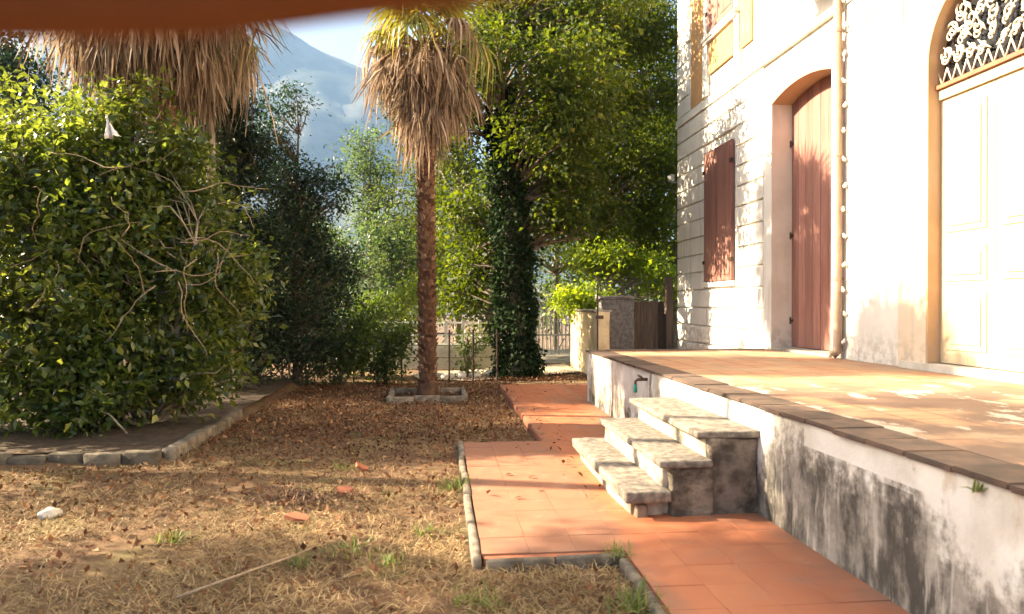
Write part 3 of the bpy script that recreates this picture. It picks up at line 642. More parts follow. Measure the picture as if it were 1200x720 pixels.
def tree(name, label, cat, pts, lobes, leaf, per, cr, lm_, bark, seed, frac=.5, r0=.035, droop=.3, upn=.6, group=None, wob=.02, crown='crown', flat=.65, extra_spines=()):
    rs = np.random.RandomState(seed); base = Vector(pts[0][:3]); base.z = 0
    t = thing(name, base, label, cat, group); sp_ = spine_pts(pts, 5, wob, rs); b = MB(); b.tube([p[:3] for p in sp_], [p[3] for p in sp_], 10)
    allsp = list(sp_)
    for ex in extra_spines:
        e = spine_pts(ex, 4, wob, rs); b.tube([p[:3] for p in e], [p[3] for p in e], 8); allsp += e
    C, P, O = lobes_points(rs, lobes, per, cr, flat)
    limbs(b, rs, allsp, C, frac, r0); b.build('trunk', bark, t, True)
    o = link(crown, leaf_mesh(crown, P, leaf[0], leaf[1], rs, O, droop, upn, base), lm_, t); return t, C

def L_(px, py, zc, rx, ry_, rz, n): return (at(px, py, zc), (rx, ry_, rz), n)
# left shrub in the bed
b0 = at(140, 500, 8.0)
bush, BC = tree('broadleaf_shrub', 'large glossy broadleaf shrub tangled with dry vines in the stone edged bed', 'shrub',
    [(b0.x, b0.y, -.05, .07), (b0.x-.1, b0.y+.1, 1.2, .05), (b0.x+.1, b0.y+.1, 2.6, .03), (b0.x+.2, b0.y, 3.4, .012)],
    [L_(140, 420, 7.9, 1.15, .9, .85, 105), L_(150, 290, 8.1, 1.1, .9, .95, 100), L_(110, 215, 8.0, 1.0, .8, .85, 100), L_(248, 335, 8.2, .55, .5, .75, 50), L_(230, 250, 8.3, .5, .45, .6, 30), L_(235, 430, 8.1, .5, .5, .5, 26), L_(70, 330, 7.7, .9, .8, 1.5, 110), L_(85, 460, 7.5, .85, .6, .6, 60), L_(110, 150, 7.9, .65, .5, .45, 26), L_(205, 185, 8.1, .45, .45, .5, 26), L_(160, 120, 8.0, .3, .3, .3, 8), L_(275, 310, 8.4, .3, .3, .35, 8)],
    (.096, .05), 58, .15, M['bush'], M['palebark'], 11, .5, .022, .2, .55, crown='foliage',
    extra_spines=[[(b0.x+.3, b0.y, 0, .05), (b0.x+.7, b0.y-.1, 1.3, .035), (b0.x+.9, b0.y-.2, 2.3, .012)], [(b0.x-.4, b0.y-.1, 0, .05), (b0.x-.8, b0.y-.2, 1.2, .035), (b0.x-.9, b0.y-.2, 3.2, .012)]])
rs = np.random.RandomState(5)
for i in range(26):
    p = at(rs.uniform(40, 270), rs.uniform(190, 380) if i % 3 else rs.uniform(160, 330), rs.uniform(7.15, 7.8)); pts = [p]; d = Vector((rs.normal(), rs.normal() * .3, rs.normal() * .5)).normalized()
    for q in range(9):
        d = (d + Vector((rs.normal() * .24, rs.normal() * .15, rs.normal() * .24 - .03))).normalized(); p = p + d * rs.uniform(.06, .12)
        p.y = max(p.y, 7.0); p.z = max(p.z, .7); pts.append(p.copy())
    MB().tube(pts, [.006 - .0004 * q for q in range(10)], 5).build('vine_stem', M['vine'], bush, True)
b1 = at(-90, 500, 7.6)
tree('broadleaf_shrub', 'glossy shrub at the far left edge beyond the vine covered one', 'shrub', [(b1.x, b1.y, -.05, .07), (b1.x, b1.y, 2.4, .04), (b1.x, b1.y, 3.6, .01)],
    [L_(-40, 400, 7.5, 1.0, .9, 1.1, 90), L_(-60, 240, 7.6, 1.0, .9, 1.1, 100), L_(10, 160, 8.3, .8, .7, .7, 50)], (.09, .046), 55, .16, M['bush'], M['palebark'], 12, .4, .025, .2, .55, crown='foliage')
# dark evergreen and slim laurel, hedge, distant trees
p = at(262, 480, 11.2)
tree('evergreen_tree', 'dense dark evergreen tree standing behind the shrub', 'tree', [(p.x, p.y, -.1, .12), (p.x, p.y, 2.6, .08), (p.x+.1, p.y, 4.5, .02)],
    [L_(262, 400, 11.2, .9, .8, 1.0, 90), L_(262, 280, 11.2, .85, .8, 1.0, 100), L_(255, 180, 11.3, .7, .7, .95, 90), L_(250, 125, 11.3, .45, .45, .55, 40), L_(310, 380, 11.8, .7, .7, 1.3, 80), L_(290, 290, 11.4, .75, .6, .9, 80), L_(285, 190, 11.4, .6, .5, .9, 80), L_(275, 120, 11.4, .4, .4, .45, 34)], (.065, .03), 85, .15, M['dark'], M['bark'], 21, .3, .03)
p = at(345, 450, 12.6)
tree('laurel_tree', 'slim open laurel tree silhouetted against the mountain', 'tree', [(p.x, p.y, -.1, .06), (p.x, p.y, 2.2, .04), (p.x+.05, p.y, 4.9, .01)],
    [L_(350, 380, 12.6, 1.1, .8, 1.0, 170), L_(335, 280, 12.6, .95, .7, .9, 170), L_(345, 215, 12.6, .85, .5, .6, 95), L_(390, 230, 12.6, .5, .4, .5, 24), L_(390, 330, 12.9, .6, .6, .9, 60), L_(318, 150, 12.6, .5, .4, .8, 44), L_(345, 115, 12.6, .35, .3, .42, 12), L_(380, 300, 12.8, .5, .5, .6, 20)],
    (.075, .032), 42, .15, M['slim'], M['bark'], 22, .8, .018, .1, .5)
for i, (px, zc, w, h, n, lab, mm) in enumerate([(425, 14.2, .8, 1.5, 60, 'mid green hedge shrub left of the palm trunk', 'hedge'), (375, 13.9, .7, 1.25, 46, 'dark hedge shrub below the laurel tree', 'slim'), (472, 16.9, .75, 1.9, 46, 'yellow green shrub by the roadside wall left of the palm', 'lime'), (300, 13.0, .9, 1.2, 60, 'low shaded shrub behind the wooden stake', 'dark'), (400, 12.7, .6, 1.0, 44, 'low dark shrub between the laurel and the hedge shrub', 'hedge'), (548, 14.0, .3, .85, 12, 'small sapling before the low wall between palm and ivy covered trunk', 'hedge'), (452, 12.9, .55, .95, 40, 'low leafy shrub just left of the palm trunk', 'hedge')]):
    p = at(px, 440, zc); c = at(px, 0, zc)
    tree('hedge_shrub', lab, 'shrub', [(p.x, p.y, -.1, .04), (p.x, p.y, h * .6, .03), (p.x, p.y, h, .01)], [((c.x, c.y, h * .5), (w, w * .7, h * .62), n), ((c.x + .3, c.y, h * .9), (w * .5, w * .5, h * .35), n // 3)], (.07, .036), 60, .15, M[mm], M['bark'], 30 + i, .4, .02, group='shrubs along the fence', crown='foliage')
def far_tree(px, zc, top, w, lab, mm, seed, n=110, leaf=(.10, .05), per=60, cr=.24, low=430, nm='garden_tree'):
    p = at(px, 440, zc); zt = at(px, top, zc).z; zl = max(.4, at(px, low, zc).z)
    lob = [((p.x, p.y, zl + (zt - zl) * .3), (w, w * .8, (zt - zl) * .36), int(n * .45)), ((p.x + w * .2, p.y, zl + (zt - zl) * .62), (w * .82, w * .7, (zt - zl) * .3), int(n * .35)), ((p.x - w * .1, p.y, zl + (zt - zl) * .86), (w * .5, w * .45, (zt - zl) * .17), int(n * .2))]
    return tree(nm, lab, 'tree', [(p.x, p.y, -.3, .12), (p.x + .1, p.y, zl + (zt - zl) * .5, .07), (p.x, p.y, zt * .95, .015)], lob, leaf, per, cr, M[mm], M['palebark'], seed, .45, .04)
far_tree(432, 23, 150, 1.7, 'hazy grey green tree left of the palm below the mountain', 'olive', 41, 230)
far_tree(535, 19.5, 120, 1.7, 'leafy tree between palm and ivy covered trunk', 'maple', 42, 200, low=380)
far_tree(395, 30, 268, 2.0, 'pale far tree low under the mountain', 'wood', 43, 70, (.14, .08), 40, .32)
far_tree(470, 27, 260, 2.0, 'pale far tree directly behind the palm trunk', 'wood', 44, 70, (.14, .08), 40, .32)
far_tree(350, 17.5, 235, 1.5, 'dense dark green tree behind the laurel', 'hedge', 47, 170, low=430)
far_tree(500, 21.5, 95, 2.1, 'dense green tree straight behind the palm', 'maple', 48, 340, low=390)
far_tree(455, 18.5, 265, 1.1, 'small grey green tree left of the palm trunk', 'olive', 49, 110, low=420)
far_tree(570, 18.0, 230, 1.2, 'shaded tree just behind the ivy covered trunk', 'hedge', 50, 140, low=385)
far_tree(790, 20.5, 60, 1.5, 'leafy tree behind the villa corner', 'hedge', 54, 170, (.12, .07), 66, .28, low=370)
far_tree(10, 13.0, 30, 1.7, 'tall dark tree behind the left palm at the picture edge', 'slim', 53, 260, low=400)
# the big tree with ivy
tb = Vector((1.49, 13.9, 0)); tt = at(588, 110, 14.0)
big, bc = tree('ivy_covered_tree', 'big broadleaf tree with dark ivy covered trunk at the path end', 'tree',
    [(tb.x, tb.y, -.15, .33), (tb.x, tb.y, .5, .25), (tb.x-.1, tb.y, 2.6, .21), (tt.x, tt.y, tt.z, .16), (tt.x-.1, tt.y+.2, 7.0, .1)],
    [L_(650, 190, 14.8, 1.3, 1.2, 1.0, 70), L_(640, 70, 14.6, 1.5, 1.2, 1.2, 90), L_(730, 120, 15.9, 1.3, 1.0, 1.6, 90), L_(600, 20, 14.3, 1.3, 1.0, .9, 50), L_(690, 255, 15.6, 1.5, .9, .55, 60), L_(560, 300, 15.0, .8, .8, .7, 34), L_(545, 345, 14.9, .7, .7, .45, 24), L_(760, 40, 16.2, 1.0, 1.0, 1.2, 60), L_(590, 40, 14.9, .7, .6, .7, 30), L_(700, 30, 15.6, 1.3, 1.0, 1.0, 70), L_(770, 200, 16.8, .8, .8, 1.2, 60), L_(610, 200, 16.0, .8, .7, .9, 44), L_(755, 260, 16.6, .8, .7, .8, 44), L_(700, 190, 16.2, 1.0, .8, .9, 50), L_(655, 255, 13.8, .6, .35, .35, 22), L_(545, 250, 14.6, .55, .4, .5, 20), L_(545, 120, 14.2, .7, .6, .9, 36), ((2.35, 12.4, 5.0), (.85, .7, .8), 34), ((.6, 12.6, 5.9), (.9, .7, .7), 32), ((2.1, 12.95, 4.6), (1.2, .75, .9), 46), ((2.4, 12.3, 5.7), (.9, .6, .6), 20), ((2.9, 13.6, 7.5), (1.2, .8, .8), 40), ((2.6, 14.0, 3.6), (.9, .6, .4), 18)],
    (.105, .065), 62, .22, M['maple'], M['bark'], 51, .4, .04, .55, .5,
    extra_spines=[[(tb.x-.08, tb.y, 3.0, .14), (2.3, 14.6, 4.2, .09), (3.4, 15.4, 5.6, .05), (3.8, 15.8, 6.8, .02)], [(tt.x, tt.y, 4.2, .12), (.8, 14.3, 5.2, .07), (.2, 14.5, 6.0, .03)], [(tb.x-.05, tb.y, 2.2, .1), (2.2, 14.8, 3.0, .06), (3.4, 15.6, 3.3, .03)]])
rs = np.random.RandomState(52); n = 15000; t = rs.uniform(0, 1, n) ** 1.05; zz = t * 5.6 - .05
xx = np.interp(zz, [0, .5, 2.6, tt.z, 7], [tb.x, tb.x, tb.x-.1, tt.x, tt.x-.1]); yy = np.interp(zz, [0, 2.6, tt.z, 7], [tb.y, tb.y, tt.y, tt.y + .2])
ang = rs.uniform(0, 2*np.pi, n); rd = np.interp(zz, [0, .4, 2.6, 5.6], [.37, .27, .23, .18]) + np.abs(rs.normal(size=n)) * .09 + .09 * np.sin(zz * 2.1 + ang) * np.sin(zz * 4.3 + 1 - ang * 2)
P = np.stack([xx + rd * np.cos(ang), yy + rd * np.sin(ang), zz], 1); O = np.stack([np.cos(ang), np.sin(ang), 0 * ang], 1)
link('ivy', leaf_mesh('ivy', P, .085, .065, rs, O, .9, .3, big.location), M['ivy'], big)
far_tree(745, 20.5, -20, 2.6, 'tall dark tree behind the big tree by the villa corner', 'maple', 45, 330, (.12, .07), 70, .28, low=370)
far_tree(650, 24, -30, 3.2, 'tall broadleaf tree behind the ivy covered trunk', 'hedge', 46, 360, (.14, .08), 70, .33, low=390)
for i, (px, lab) in enumerate(((716, 'left of two pale slender trunks in the wood near the villa'), (728, 'right of two pale slender trunks in the wood near the villa'))):
    q = at(px, 440, 18.3); t = thing('slender_tree', (q.x, q.y, 0), lab, 'tree'); MB().tube([(q.x, q.y, -.2), (q.x + .03, q.y, 2), (q.x - .02, q.y, 4), (q.x + .05, q.y, 7)], [.08, .07, .06, .03], 8).build('trunk', M['kerb'], t, True)
    rs = np.random.RandomState(60 + i); C, P, O = lobes_points(rs, [((q.x, q.y, 6.2), (.9, .9, 1.1), 30)], 45, .2); link('crown', leaf_mesh('crown', P, .09, .05, rs, O, .3, .5, t.location), M['maple'], t)
for i, (x, y, lob, lab) in enumerate([(-7.0, 4.3, [((-6.7, 4.3, 4.3), (1.3, 1.35, 1.7), 115), ((-7.2, 5.5, 5.9), (1.5, 1.2, 1.2), 90), ((-7.6, 6.4, 7.3), (1.4, .9, .9), 64), ((-6.3, 5.1, 2.9), (.9, 1.0, .8), 32), ((-6.2, 3.9, 2.6), (.8, .9, .7), 30)], 'broad tree left of the lawn, nearest the viewer'),
        (-9.0, 5.4, [((-8.8, 6.2, 6.4), (1.5, .9, 1.3), 80), ((-8.6, 4.3, 6.6), (1.4, 1.1, 1.2), 60)], 'tall tree behind the broad one left of the lawn'), (-6.4, 7.3, [((-6.2, 6.7, 2.4), (.9, .6, 1.1), 22)], 'unseen thin open tree added left of the shrubs to dapple the lawn'), (-8.2, 10.6, [((-7.9, 10.6, 3.4), (1.5, 1.3, 1.8), 80), ((-7.9, 11.9, 4.6), (1.3, 1.2, 1.2), 50)], 'tree left of the planting bed behind the shrubs')]):
    tree('garden_tree', lab, 'tree', [(x, y, -.1, .18), (x + .1, y, 2.4, .14), (x + .1, y - .1, 6.0, .05)], lob, (.10, .058), 60, .22, M['maple'], M['bark'], 63 + i, .5, .045, .3, .5)  # unseen trees set here for their shade; the thin one dapples the lawn
# lime green climber over the wall by the villa
q = at(715, 330, 17.2)
tree('climbing_shrub', 'bright yellow green sunlit shrub above the stone pillar', 'shrub', [(q.x, q.y, -.1, .06), (q.x, q.y, 1.6, .05), (q.x, q.y, 2.8, .02)],
    [L_(680, 350, 16.0, .7, .6, .4, 50), L_(730, 305, 17.4, 1.1, .7, .62, 80), L_(775, 330, 17.0, .55, .6, .5, 30), L_(690, 300, 17.6, .8, .6, .5, 40)], (.11, .07), 40, .2, M['lime'], M['palebark'], 61, .6, .025, .5, .5, crown='foliage')
# far wood
rs = np.random.RandomState(71); lob = []
for i in range(34):
    px = rs.uniform(-300, 1000); zc = rs.uniform(34, 75); c = at(px, 0, zc); r_ = rs.uniform(2, 3.6); hz = rs.uniform(2.0, 4.2); lob.append(((c.x, c.y, hz - (zc - 22) * .04), (r_, r_, hz), 34))
C, P, O = lobes_points(rs, lob, 34, .5)
tag(link('far_wood', leaf_mesh('far_wood', P, .3, .17, rs, O), M['wood']), 'pale hazy far woods below the mountain', 'woods', kind='stuff')

# ------------------------------------------------------------------ palms
def frond_mesh(seed, droop=.5, mat_='frond'):
    rs = np.random.RandomState(seed); b = MB()
    pl = .55; pts = [Vector((pl * t, 0, .18 * math.sin(t * 1.4))) for t in np.linspace(0, 1, 6)]; b.tube(pts, [.014, .012, .011, .010, .009, .008], 5)
    hub = pts[-1]; nb = 28
    for i in range(nb):
        a = -2.3 + 4.6 * i / (nb - 1); ln = .62 * (1 - .13 * abs(a) / 2.3) * rs.uniform(.9, 1.08); dr = droop * rs.uniform(.6, 1.4)
        dx, dy = math.cos(a), math.sin(a); sx, sy = -dy, dx; w = [.012, .021, .017, .002]; row = []
        for t, ww in zip((0, .35, .7, 1), w):
            z = .05 * math.sin(math.pi * t) - dr * ln * max(0, t - .4) ** 1.6 * 1.4; sh = 1 - .25 * max(0, t - .5) * dr
            c = hub + Vector((dx * ln * t * sh, dy * ln * t * sh, z)); row.append((c + Vector((sx * ww, sy * ww, .006)), c, c - Vector((sx * ww, sy * ww, -.006))))
        vs = [q for r_ in row for q in r_]; fs = []
        for k_ in range(3):
            for j in range(2): fs.append((k_*3+j, k_*3+j+1, k_*3+j+4, k_*3+j+3))
        b.add(vs, fs)
    me = b.mesh('frond'); me.materials.append(M[mat_]); return me
FR = [frond_mesh(s, d) for s, d in ((1, .35), (2, .7), (3, 1.0), (4, 1.4))] + [frond_mesh(9, 1.8, 'dead')]
def palm(name, label, base, top, sk0, sk1, rsk, tr_, seed, nf=26, scale=1.):
    """base/top: trunk foot and crown heart; sk0..sk1 skirt height range; rsk skirt radius"""
    rs = np.random.RandomState(seed); t = thing(name, (base[0], base[1], 0), label, 'palm'); base, top = Vector(base), Vector(top)
    def ax(z): return base.lerp(top, (z - base.z) / (top.z - base.z))
    b = MB(); zs = np.linspace(base.z, top.z, 60)
    b.tube([ax(z) for z in zs], [tr_ * (1.35 if z < base.z + .25 else 1) * (1 + .07 * math.sin(i * 2.1) + rs.uniform(-.04, .04)) for i, z in enumerate(zs)], 14); b.build('trunk', M['palmbark'], t, True)
    s = MB(); k_ = 0; z = base.z + .1
    while z < sk1:
        a = k_ * 2.399; c = ax(z); u = Vector((math.cos(a), math.sin(a), 0)); w_ = Vector((-u.y, u.x, 0)) * tr_ * rs.uniform(.3, .5)
        p0 = c + u * tr_ * .9; p1 = c + u * tr_ * rs.uniform(1.12, 1.4) + Vector((0, 0, rs.uniform(.06, .12)))
        s.add([p0 - w_, p0 + w_, p1 + w_ * .45, p1 - w_ * .45, p0 - u * .03 + Vector((0, 0, .07)) - w_, p0 - u * .03 + Vector((0, 0, .07)) + w_], [(0, 1, 2, 3), (3, 2, 5, 4), (0, 3, 4), (1, 5, 2)]); k_ += 1; z += .0105
    s.build('leaf_base_stubs', M['stub'], t, kind='stuff')
    d = MB(); nfd = 190
    for i in range(nfd):
        u_ = rs.uniform(0, 1) ** .8; z = sk0 + (sk1 - sk0) * u_ + .12; a = rs.uniform(0, 2 * math.pi); c = ax(min(z, top.z)); out = Vector((math.cos(a), math.sin(a), 0))
        prof = rsk * (.3 + .7 * min(1, u_ * 1.4)) * (rs.uniform(.45, 1.0) if i % 6 else rs.uniform(1.0, 1.25)); hang = rs.uniform(.3, .95) ** 1.2 * scale; fan = rs.uniform(.05, .13)
        p0 = c + out * tr_; p1 = c + out * prof * .65 + Vector((0, 0, .05)); hub = c + out * prof * .92 + Vector((0, 0, -.16))
        d.tube([p0, p1, hub], [.012, .011, .008], 4, False)
        for q in range(15):
            dv = Vector((rs.normal() * fan, rs.normal() * fan, 0)) + out * rs.uniform(-.08, .12) * (1 + (i % 6 == 0) * 1.5); ln = hang * rs.uniform(.5, 1.15); sw = Vector((rs.normal(), rs.normal(), 0)).normalized(); ww = rs.uniform(.007, .018)
            rows = []
            for tt_ in (0, .35, .7, 1):
                cc = hub + dv * (tt_ ** .7) * 1.1 + Vector((rs.normal() * .012, rs.normal() * .012, -ln * tt_)); w2 = sw * ww * (1.0 if tt_ < .7 else .8 if tt_ < 1 else .15); rows += [cc + w2, cc - w2]
            d.add(rows, [(0, 1, 3, 2), (2, 3, 5, 4), (4, 5, 7, 6)])
    d.build('dead_frond_skirt', M['dead'], t, kind='stuff')
    for i in range(nf):
        el = R(-14 + 88 * ((i + .5) / nf)); a = i * 2.399 + rs.uniform(-.2, .2); me = FR[4] if i % 4 == 1 and el < R(30) else FR[3] if el < R(-10) else FR[2] if el < R(15) else FR[1] if el < R(40) else FR[0]
        o = link('frond', me, None, t, top + Vector((math.cos(a), math.sin(a), 0)) * tr_ * .6 + Vector((0, 0, -.15 + .3 * i / nf)) - t.location)
        o.rotation_euler = (rs.uniform(-.25, .25), -el, a); sc_ = scale * rs.uniform(.9, 1.2); o.scale = (sc_, sc_, sc_)
    return t
pb_ = at(501, 462, 11.0); pt_ = at(497, 50, 11.0)
palm('fan_palm', 'tall fan palm with brown trunk and shaggy dead skirt in the middle', (pb_.x, pb_.y, -.05), pt_, 4.15, 5.3, .68, .125, 81)
q0 = at(195, 480, 8.9); q1 = at(190, 22, 8.9)
palm('fan_palm', 'broad fan palm with drooping brown skirt behind the left shrub', (q0.x, q0.y, -.05), q1, 4.3, 5.15, 1.2, .16, 82, 28, 1.15)
rg = thing('palm_ring_kerb', (pb_.x, pb_.y, 0), 'low square stone kerb around the foot of the middle palm', 'kerb')
x0, x1, y0, y1 = pb_.x - .55, pb_.x + .55, 10.4, 11.45
stones(rg, [(x0, y0), (x1, y0), (x1, y1), (x0, y1), (x0, y0)], .07, .07, .37, M['kerb3'], seed=14, jit=.014)
# bed kerb
bk = thing('bed_kerb', (-2.46, 6.7, 0), 'mossy stone kerb around the left planting bed', 'kerb')
stones(bk, [(-6.0, 6.78), (-2.5, 6.72)], .11, .06, .31, M['kerb2'], seed=15, jit=.02); stones(bk, [(-2.46, 6.8), (-2.5, 9.2)], .11, .085, .36, M['kerb3'], seed=16, jit=.022)

# posts and bits
q = at(247, 480, 9.6); z1 = at(247, 122, 9.6).z
o = MB().tube([(q.x, q.y, -.1), (q.x, q.y, z1)], [.06, .055], 10).build('wooden_post', M['palebark']); tag(o, 'grey weathered wooden post rising behind the left shrub', 'post')
o = MB().tube([(-2.72, 9.75, -.05), (-2.70, 9.75, .45), (-2.73, 9.76, .95)], [.02, .018, .016], 7).build('garden_stake', M['stake']); tag(o, 'thin bare wooden stake upright beside the bed kerb', 'stake')
q = at(125, 150, 7.3); rs = np.random.RandomState(8); V = []; nu, nv = 7, 9
for j in range(nv):
    t = j / (nv - 1); w = .008 + .055 * t ** 1.3
    for i in range(nu):
        u = i / (nu - 1) - .5; V.append((q.x + .06 * t + u * 2 * w, q.y + .035 * math.sin(u * 9 + t * 3) * (.3 + t) + rs.normal() * .004, q.z + .12 - .22 * t - .03 * abs(u) * (1 - t) + rs.normal() * .006 + (.04 * u if t > .9 else 0)))
ix = np.arange(len(V)).reshape(nv, nu); cl = link('cloth_scrap', np_mesh('cloth_scrap', V, np.stack([ix[:-1, :-1], ix[:-1, 1:], ix[1:, 1:], ix[1:, :-1]], -1).reshape(-1, 4), smooth=True), M['cloth']); tag(cl, 'small white cloth scrap caught high in the left shrub', 'cloth')
cl.modifiers.new('thickness', 'SOLIDIFY').thickness = .003
def rock(name, c, r_, m, label, cat, seed, group=None):
    bm = bmesh.new(); bmesh.ops.create_icosphere(bm, subdivisions=3, radius=1)
    for vv in bm.verts: vv.co = Vector((vv.co.x * r_[0], vv.co.y * r_[1], vv.co.z * r_[2])) * (1 + .25 * noise.noise(vv.co * 1.7 + Vector((seed, 0, 0))))
    me = bpy.data.meshes.new(name); bm.to_mesh(me); bm.free(); me.polygons.foreach_set('use_smooth', [True]*len(me.polygons)); o_ = link(name, me, m, None, c); o_.rotation_euler = (0, 0, seed); return tag(o_, label, cat, group)
rock('pale_stone', (-2.62, 5.12, -.02), (.075, .05, .042), M['rockw'], 'rounded white stone lying on the grass at the left', 'stone', 1)
for i, (x, y, w_) in enumerate(((.15, 13.5, 'leftmost'), (.42, 13.68, 'second from left'), (.68, 13.8, 'third from left'), (.98, 13.95, 'rightmost'))): rock('rubble_stone', (x, y, .02), (.14, .1, .09), M['rockw'], w_ + ' pale rubble stone in the row between palm and ivy covered trunk', 'stone', 10 + i, 'rubble stones behind the palm')  # pale stones added to stand for the bright sunlit ground strip
def shard(c, s, rot, seed, label, m='shard'):
    rr_ = random.Random(seed); n_ = 6; pts = [(s * rr_.uniform(.6, 1.1) * math.cos(2*math.pi*i/n_), s * rr_.uniform(.5, 1) * math.sin(2*math.pi*i/n_)) for i in range(n_)]
    v = [(x, y, z) for z in (-.012, .012) for x, y in pts]; b = MB().add(v, [tuple(range(n_))[::-1], tuple(range(n_, 2*n_))] + [(i, (i+1) % n_, n_+(i+1) % n_, n_+i) for i in range(n_)])
    o_ = link('tile_shard', b.mesh('tile_shard'), M[m], None, c); o_.rotation_euler = rot; tag(o_, label, 'tile shard', 'broken terracotta shards on the lawn')
shard((-.93, 4.85, -.016), .10, (.12, .2, .3), 1, 'largest broken terracotta tile lying before the ash heap')
shard((-.66, 6.2, .005), .07, (.5, .3, .9), 2, 'terracotta fragment tilted on edge farther back on the lawn')
shard((-.72, 5.5, -.012), .09, (.1, -.2, 1.4), 3, 'terracotta fragment on the right of the ash heap'); 0 and shard((-.62, 5.65, .01), .08, (-.3, .2, 2.2), 4, 'small terracotta chip right of the ash heap')
0 and shard((-1.1, 4.98, .0), .08, (.2, .15, .2), 5, 'small terracotta chip at the left of the largest tile piece')
rs = np.random.RandomState(91); n = 500; P = np.stack([rs.normal(-1.0, .15, n), rs.normal(5.35, .12, n), np.abs(rs.normal(0, .012, n)) - .02], 1)
tag(link('ash_heap', leaf_mesh('ash_heap', P, .05, .016, rs, None, 0, .9), M['flower']), 'small dark heap of ash and twigs on the lawn', 'ash', kind='stuff')
def stick(pts, r_, label):
    o_ = MB().tube(pts, r_, 6).build('fallen_stick', M['vine'], None, True); tag(o_, label, 'stick', 'fallen sticks on the lawn')
stick([(-1.25, 3.55, .0), (-1.0, 3.8, .015), (-.8, 4.05, .01), (-.72, 4.2, .005)], [.007, .0065, .005, .003], 'thin fallen stick slanting across the near lawn')
0 and stick([(-1.75, 3.95, .0), (-1.5, 4.02, .012), (-1.2, 4.18, .005)], [.008, .007, .004], 'thinner fallen stick left of the longest one')
0 and stick([(-2.5, 4.4, .0), (-2.3, 4.42, .012), (-2.1, 4.47, .005)], [.010, .008, .005], 'short pale stick at the left edge of the lawn')
0 and stick([(-3.35, 7.1, .03), (-3.2, 7.05, .2), (-3.0, 7.0, .42)], [.012, .010, .008], 'leaning stick in the bed under the shrub')

# ------------------------------------------------------------------ ground cover
rs = np.random.RandomState(101)
def clear(P): return ~(((P[:, 0] > .14) & (P[:, 1] > 3.84) & (P[:, 1] < 7.33)) | ((P[:, 0] > .96) & (P[:, 1] < 12.3))) & ~((P[:, 0] < -2.4) & (P[:, 1] > 6.6))
n = 170000; y = 2.4 + 10.5 * rs.uniform(0, 1, n) ** 1.5; x = rs.uniform(-1, 1, n) * 0; lo = -.62 * y - .8; x = lo + (1.25 - lo) * rs.uniform(0, 1, n)
P = np.stack([x, y, -.05 + .02 * rs.uniform(size=n)], 1); P = P[clear(P)]
dens = np.array([noise.noise(Vector((a * 1.3, b * 1.3, 0))) for a, b in P[:, :2]]); P = P[(dens + rs.uniform(-.5, .5, len(P)) > np.interp(P[:, 1], [5.5, 8], [-.25, .22]))]
def blades(name, P, L, w, tilt, rs, m):
    n = len(P); a = rs.uniform(0, 2*np.pi, n); el = np.abs(rs.normal(0, tilt, n)); d = np.stack([np.cos(a) * np.cos(el), np.sin(a) * np.cos(el), np.sin(el)], 1); s = np.stack([-np.sin(a), np.cos(a), 0*a], 1); s[:, 2] = rs.uniform(-.6, .6, n)
    l = L * rs.uniform(.4, 1.3, (n, 1)); ww = w * rs.uniform(.6, 1.3, (n, 1)); p1 = P + d * l * .55 + np.array([0, 0, .006]); p2 = P + d * l + np.array([0, 0, -.004])
    V = np.stack([P - s*ww*.5, P + s*ww*.5, p1 + s*ww*.4, p1 - s*ww*.4, p2], 1).reshape(-1, 3); i = np.arange(n) * 5
    Fc = np.concatenate([np.stack([i, i+1, i+2], 1), np.stack([i, i+2, i+3], 1), np.stack([i+3, i+2, i+4], 1)]); return np_mesh(name, V, Fc)
tag(link('dry_grass', blades('dry_grass', P, .08, .0042, .32, rs, None), M['hay']), 'dry straw coloured grass covering the lawn', 'grass', kind='stuff')
n = 46000; y = 5.0 + 8 * rs.uniform(0, 1, n); lo = -.62 * y - .8; x = lo + (1.3 - lo) * rs.uniform(0, 1, n); keep = rs.uniform(size=n) < np.interp(y, [5, 7, 8.5, 12], [.12, .35, 1, 1])
P = np.stack([x, y, -.03 + .025 * rs.uniform(size=n)], 1)[keep]; P = P[clear(P)]
n = 2500; y = rs.uniform(2.5, 5.5, n); P2 = np.stack([rs.uniform(-4, 1.0, n), y, np.full(n, -.025)], 1); P2 = P2[clear(P2)]
n = 1500; P4 = np.stack([rs.normal(1.5, .9, n), rs.normal(13.4, .5, n), rs.uniform(-.01, .03, n)], 1)
P = np.concatenate([P, P2, P4]); tag(link('leaf_litter', leaf_mesh('leaf_litter', P, .043, .026, rs, None, 0, .8), M['litter']), 'fallen brown leaves covering the back of the garden', 'leaf litter', kind='stuff')
n = 170; P3 = np.stack([rs.uniform(.3, 2.0, n), rs.uniform(5, 12, n), np.full(n, .004)], 1); e = rs.uniform(size=n) < .5
P3[e, 0] = 1.05 + np.abs(rs.normal(0, .12, e.sum())); P3 = P3[~((P3[:, 0] < 1.05) & (P3[:, 1] > 7.2))]
tag(link('path_leaves', leaf_mesh('path_leaves', P3, .05, .03, rs, None, 0, .9), M['litter']), 'few dry leaves scattered on the tiled path', 'leaf litter', kind='stuff')
def tuft(c, r_, h, nb, seed, label):
    rs = np.random.RandomState(seed); P = np.stack([rs.normal(c[0], r_, nb), rs.normal(c[1], r_, nb), np.full(nb, c[2])], 1)
    o_ = link('weed_tuft', blades('weed_tuft', P - np.array(c), h, .008, .9, rs, None), M['weed'], None, c); tag(o_, label, 'weeds', 'green weed tufts')
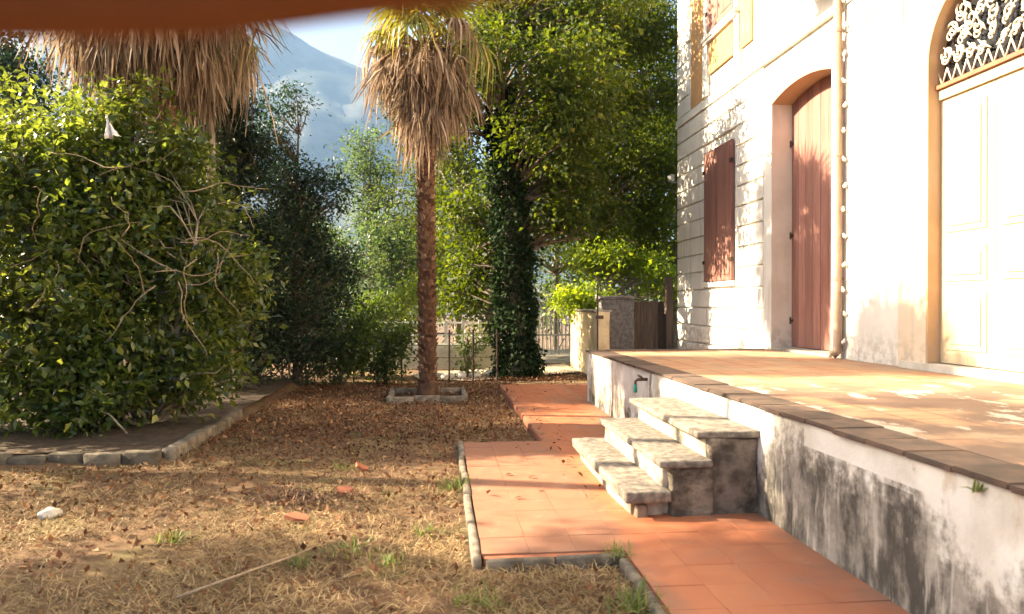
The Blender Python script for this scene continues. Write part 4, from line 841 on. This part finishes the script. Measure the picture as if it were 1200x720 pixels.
for i, (px, py, r_, h, nb, lab) in enumerate([(537, 567, .07, .11, 130, 'bright green weed tuft against the left kerb of the tiled platform'), (497, 620, .05, .08, 60, 'green weed tuft left of the platform, second from its kerb'), (455, 655, .035, .07, 60, 'faint weed tuft farther left on the lawn than the others by the platform'), (405, 640, .07, .08, 70, 'weed tuft on the bare lawn before the tile pieces'),
    (722, 650, .03, .09, 50, 'small weed tuft at the inner corner of platform kerb and path'), (745, 705, .07, .12, 120, 'dense weed tuft beside the near path edge at the bottom'), (866, 592, .03, .10, 40, 'weed sprouting between steps and terrace wall'), (200, 628, .05, .08, 90, 'weed tuft in the sunny patch on the left lawn'), (350, 655, .035, .07, 60, 'weed tuft at the foot of the fallen sticks'), (400, 545, .08, .07, 60, 'weed tuft on the lawn behind the ash heap'), (565, 700, .06, .09, 70, 'weed tuft in the lawn before the platform kerb')]):
    zc = F * CH / (py - CY); q = at(px, py, zc); tuft((q.x, q.y, -.03 if not (712 < px < 730 or px > 860) else -.005), r_, h, nb, 200 + i, lab)
q = at(1133, 560, 2.95); tuft((TX - .01, 2.62, .66), .012, .06, 26, 230, 'sprig of weed growing from the terrace wall at the right')

# ------------------------------------------------------------------ made-up awning standing in for an unidentified blurred strip
aw = thing('standin_awning', (0, -.6, 0), 'made-up rust brown canvas edge standing in for the blurred strip at top left', 'awning')
lip = [(-500, 60), (-200, 46), (0, 46), (120, 45), (230, 42), (320, 33), (400, 22), (480, 12), (560, 2), (640, -10), (760, -40), (900, -80)]
zc = .25; rl_ = .013; hem = [at(px, py, zc) + Vector((0, 0, rl_)) for px, py in lip]
MB().tube(hem, rl_, 10).build('hem', M['canvas'], aw, True)
V = []; nr = 12
for j in range(nr + 1):
    t = j / nr
    for p_ in hem: V.append((p_.x * (1 + t * .6), p_.y - 1.3 * t, p_.z + .75 * t - .1 * math.sin(math.pi * t) + .004))
nh = len(hem); ix = np.arange(len(V)).reshape(nr+1, nh); Fc = np.stack([ix[:-1, :-1], ix[:-1, 1:], ix[1:, 1:], ix[1:, :-1]], -1).reshape(-1, 4)
link('canvas_sheet', np_mesh('canvas_sheet', V, Fc, root_loc(aw), True), M['canvas'], aw)
for (x, y, z) in ((hem[0].x, hem[0].y, hem[0].z), (hem[-1].x + .25, hem[-1].y - .25, hem[-1].z + .1), (V[-nh][0], V[-nh][1], V[-nh][2]), (V[-1][0], V[-1][1], V[-1][2])): MB().tube([(x, y, -.08), (x, y, z)], .016, 8).build('pole', M['stake'], aw)

# ------------------------------------------------------------------ air
k = N('thin_haze'); k.t.nodes.remove(k.b); pv = k.n('ShaderNodeVolumePrincipled'); pv.inputs['Color'].default_value = (.34, .58, 1.0, 1); pv.inputs['Density'].default_value = .0002; pv.inputs['Anisotropy'].default_value = 0
k.l(pv.outputs[0], k.t.nodes['Material Output'].inputs['Volume'])
hz = MB().box(-5200, 5200, -5200, 5200, -60, 900).build('haze', k.m); tag(hz, 'thin bluish summer haze between garden and mountain', 'haze', kind='stuff')
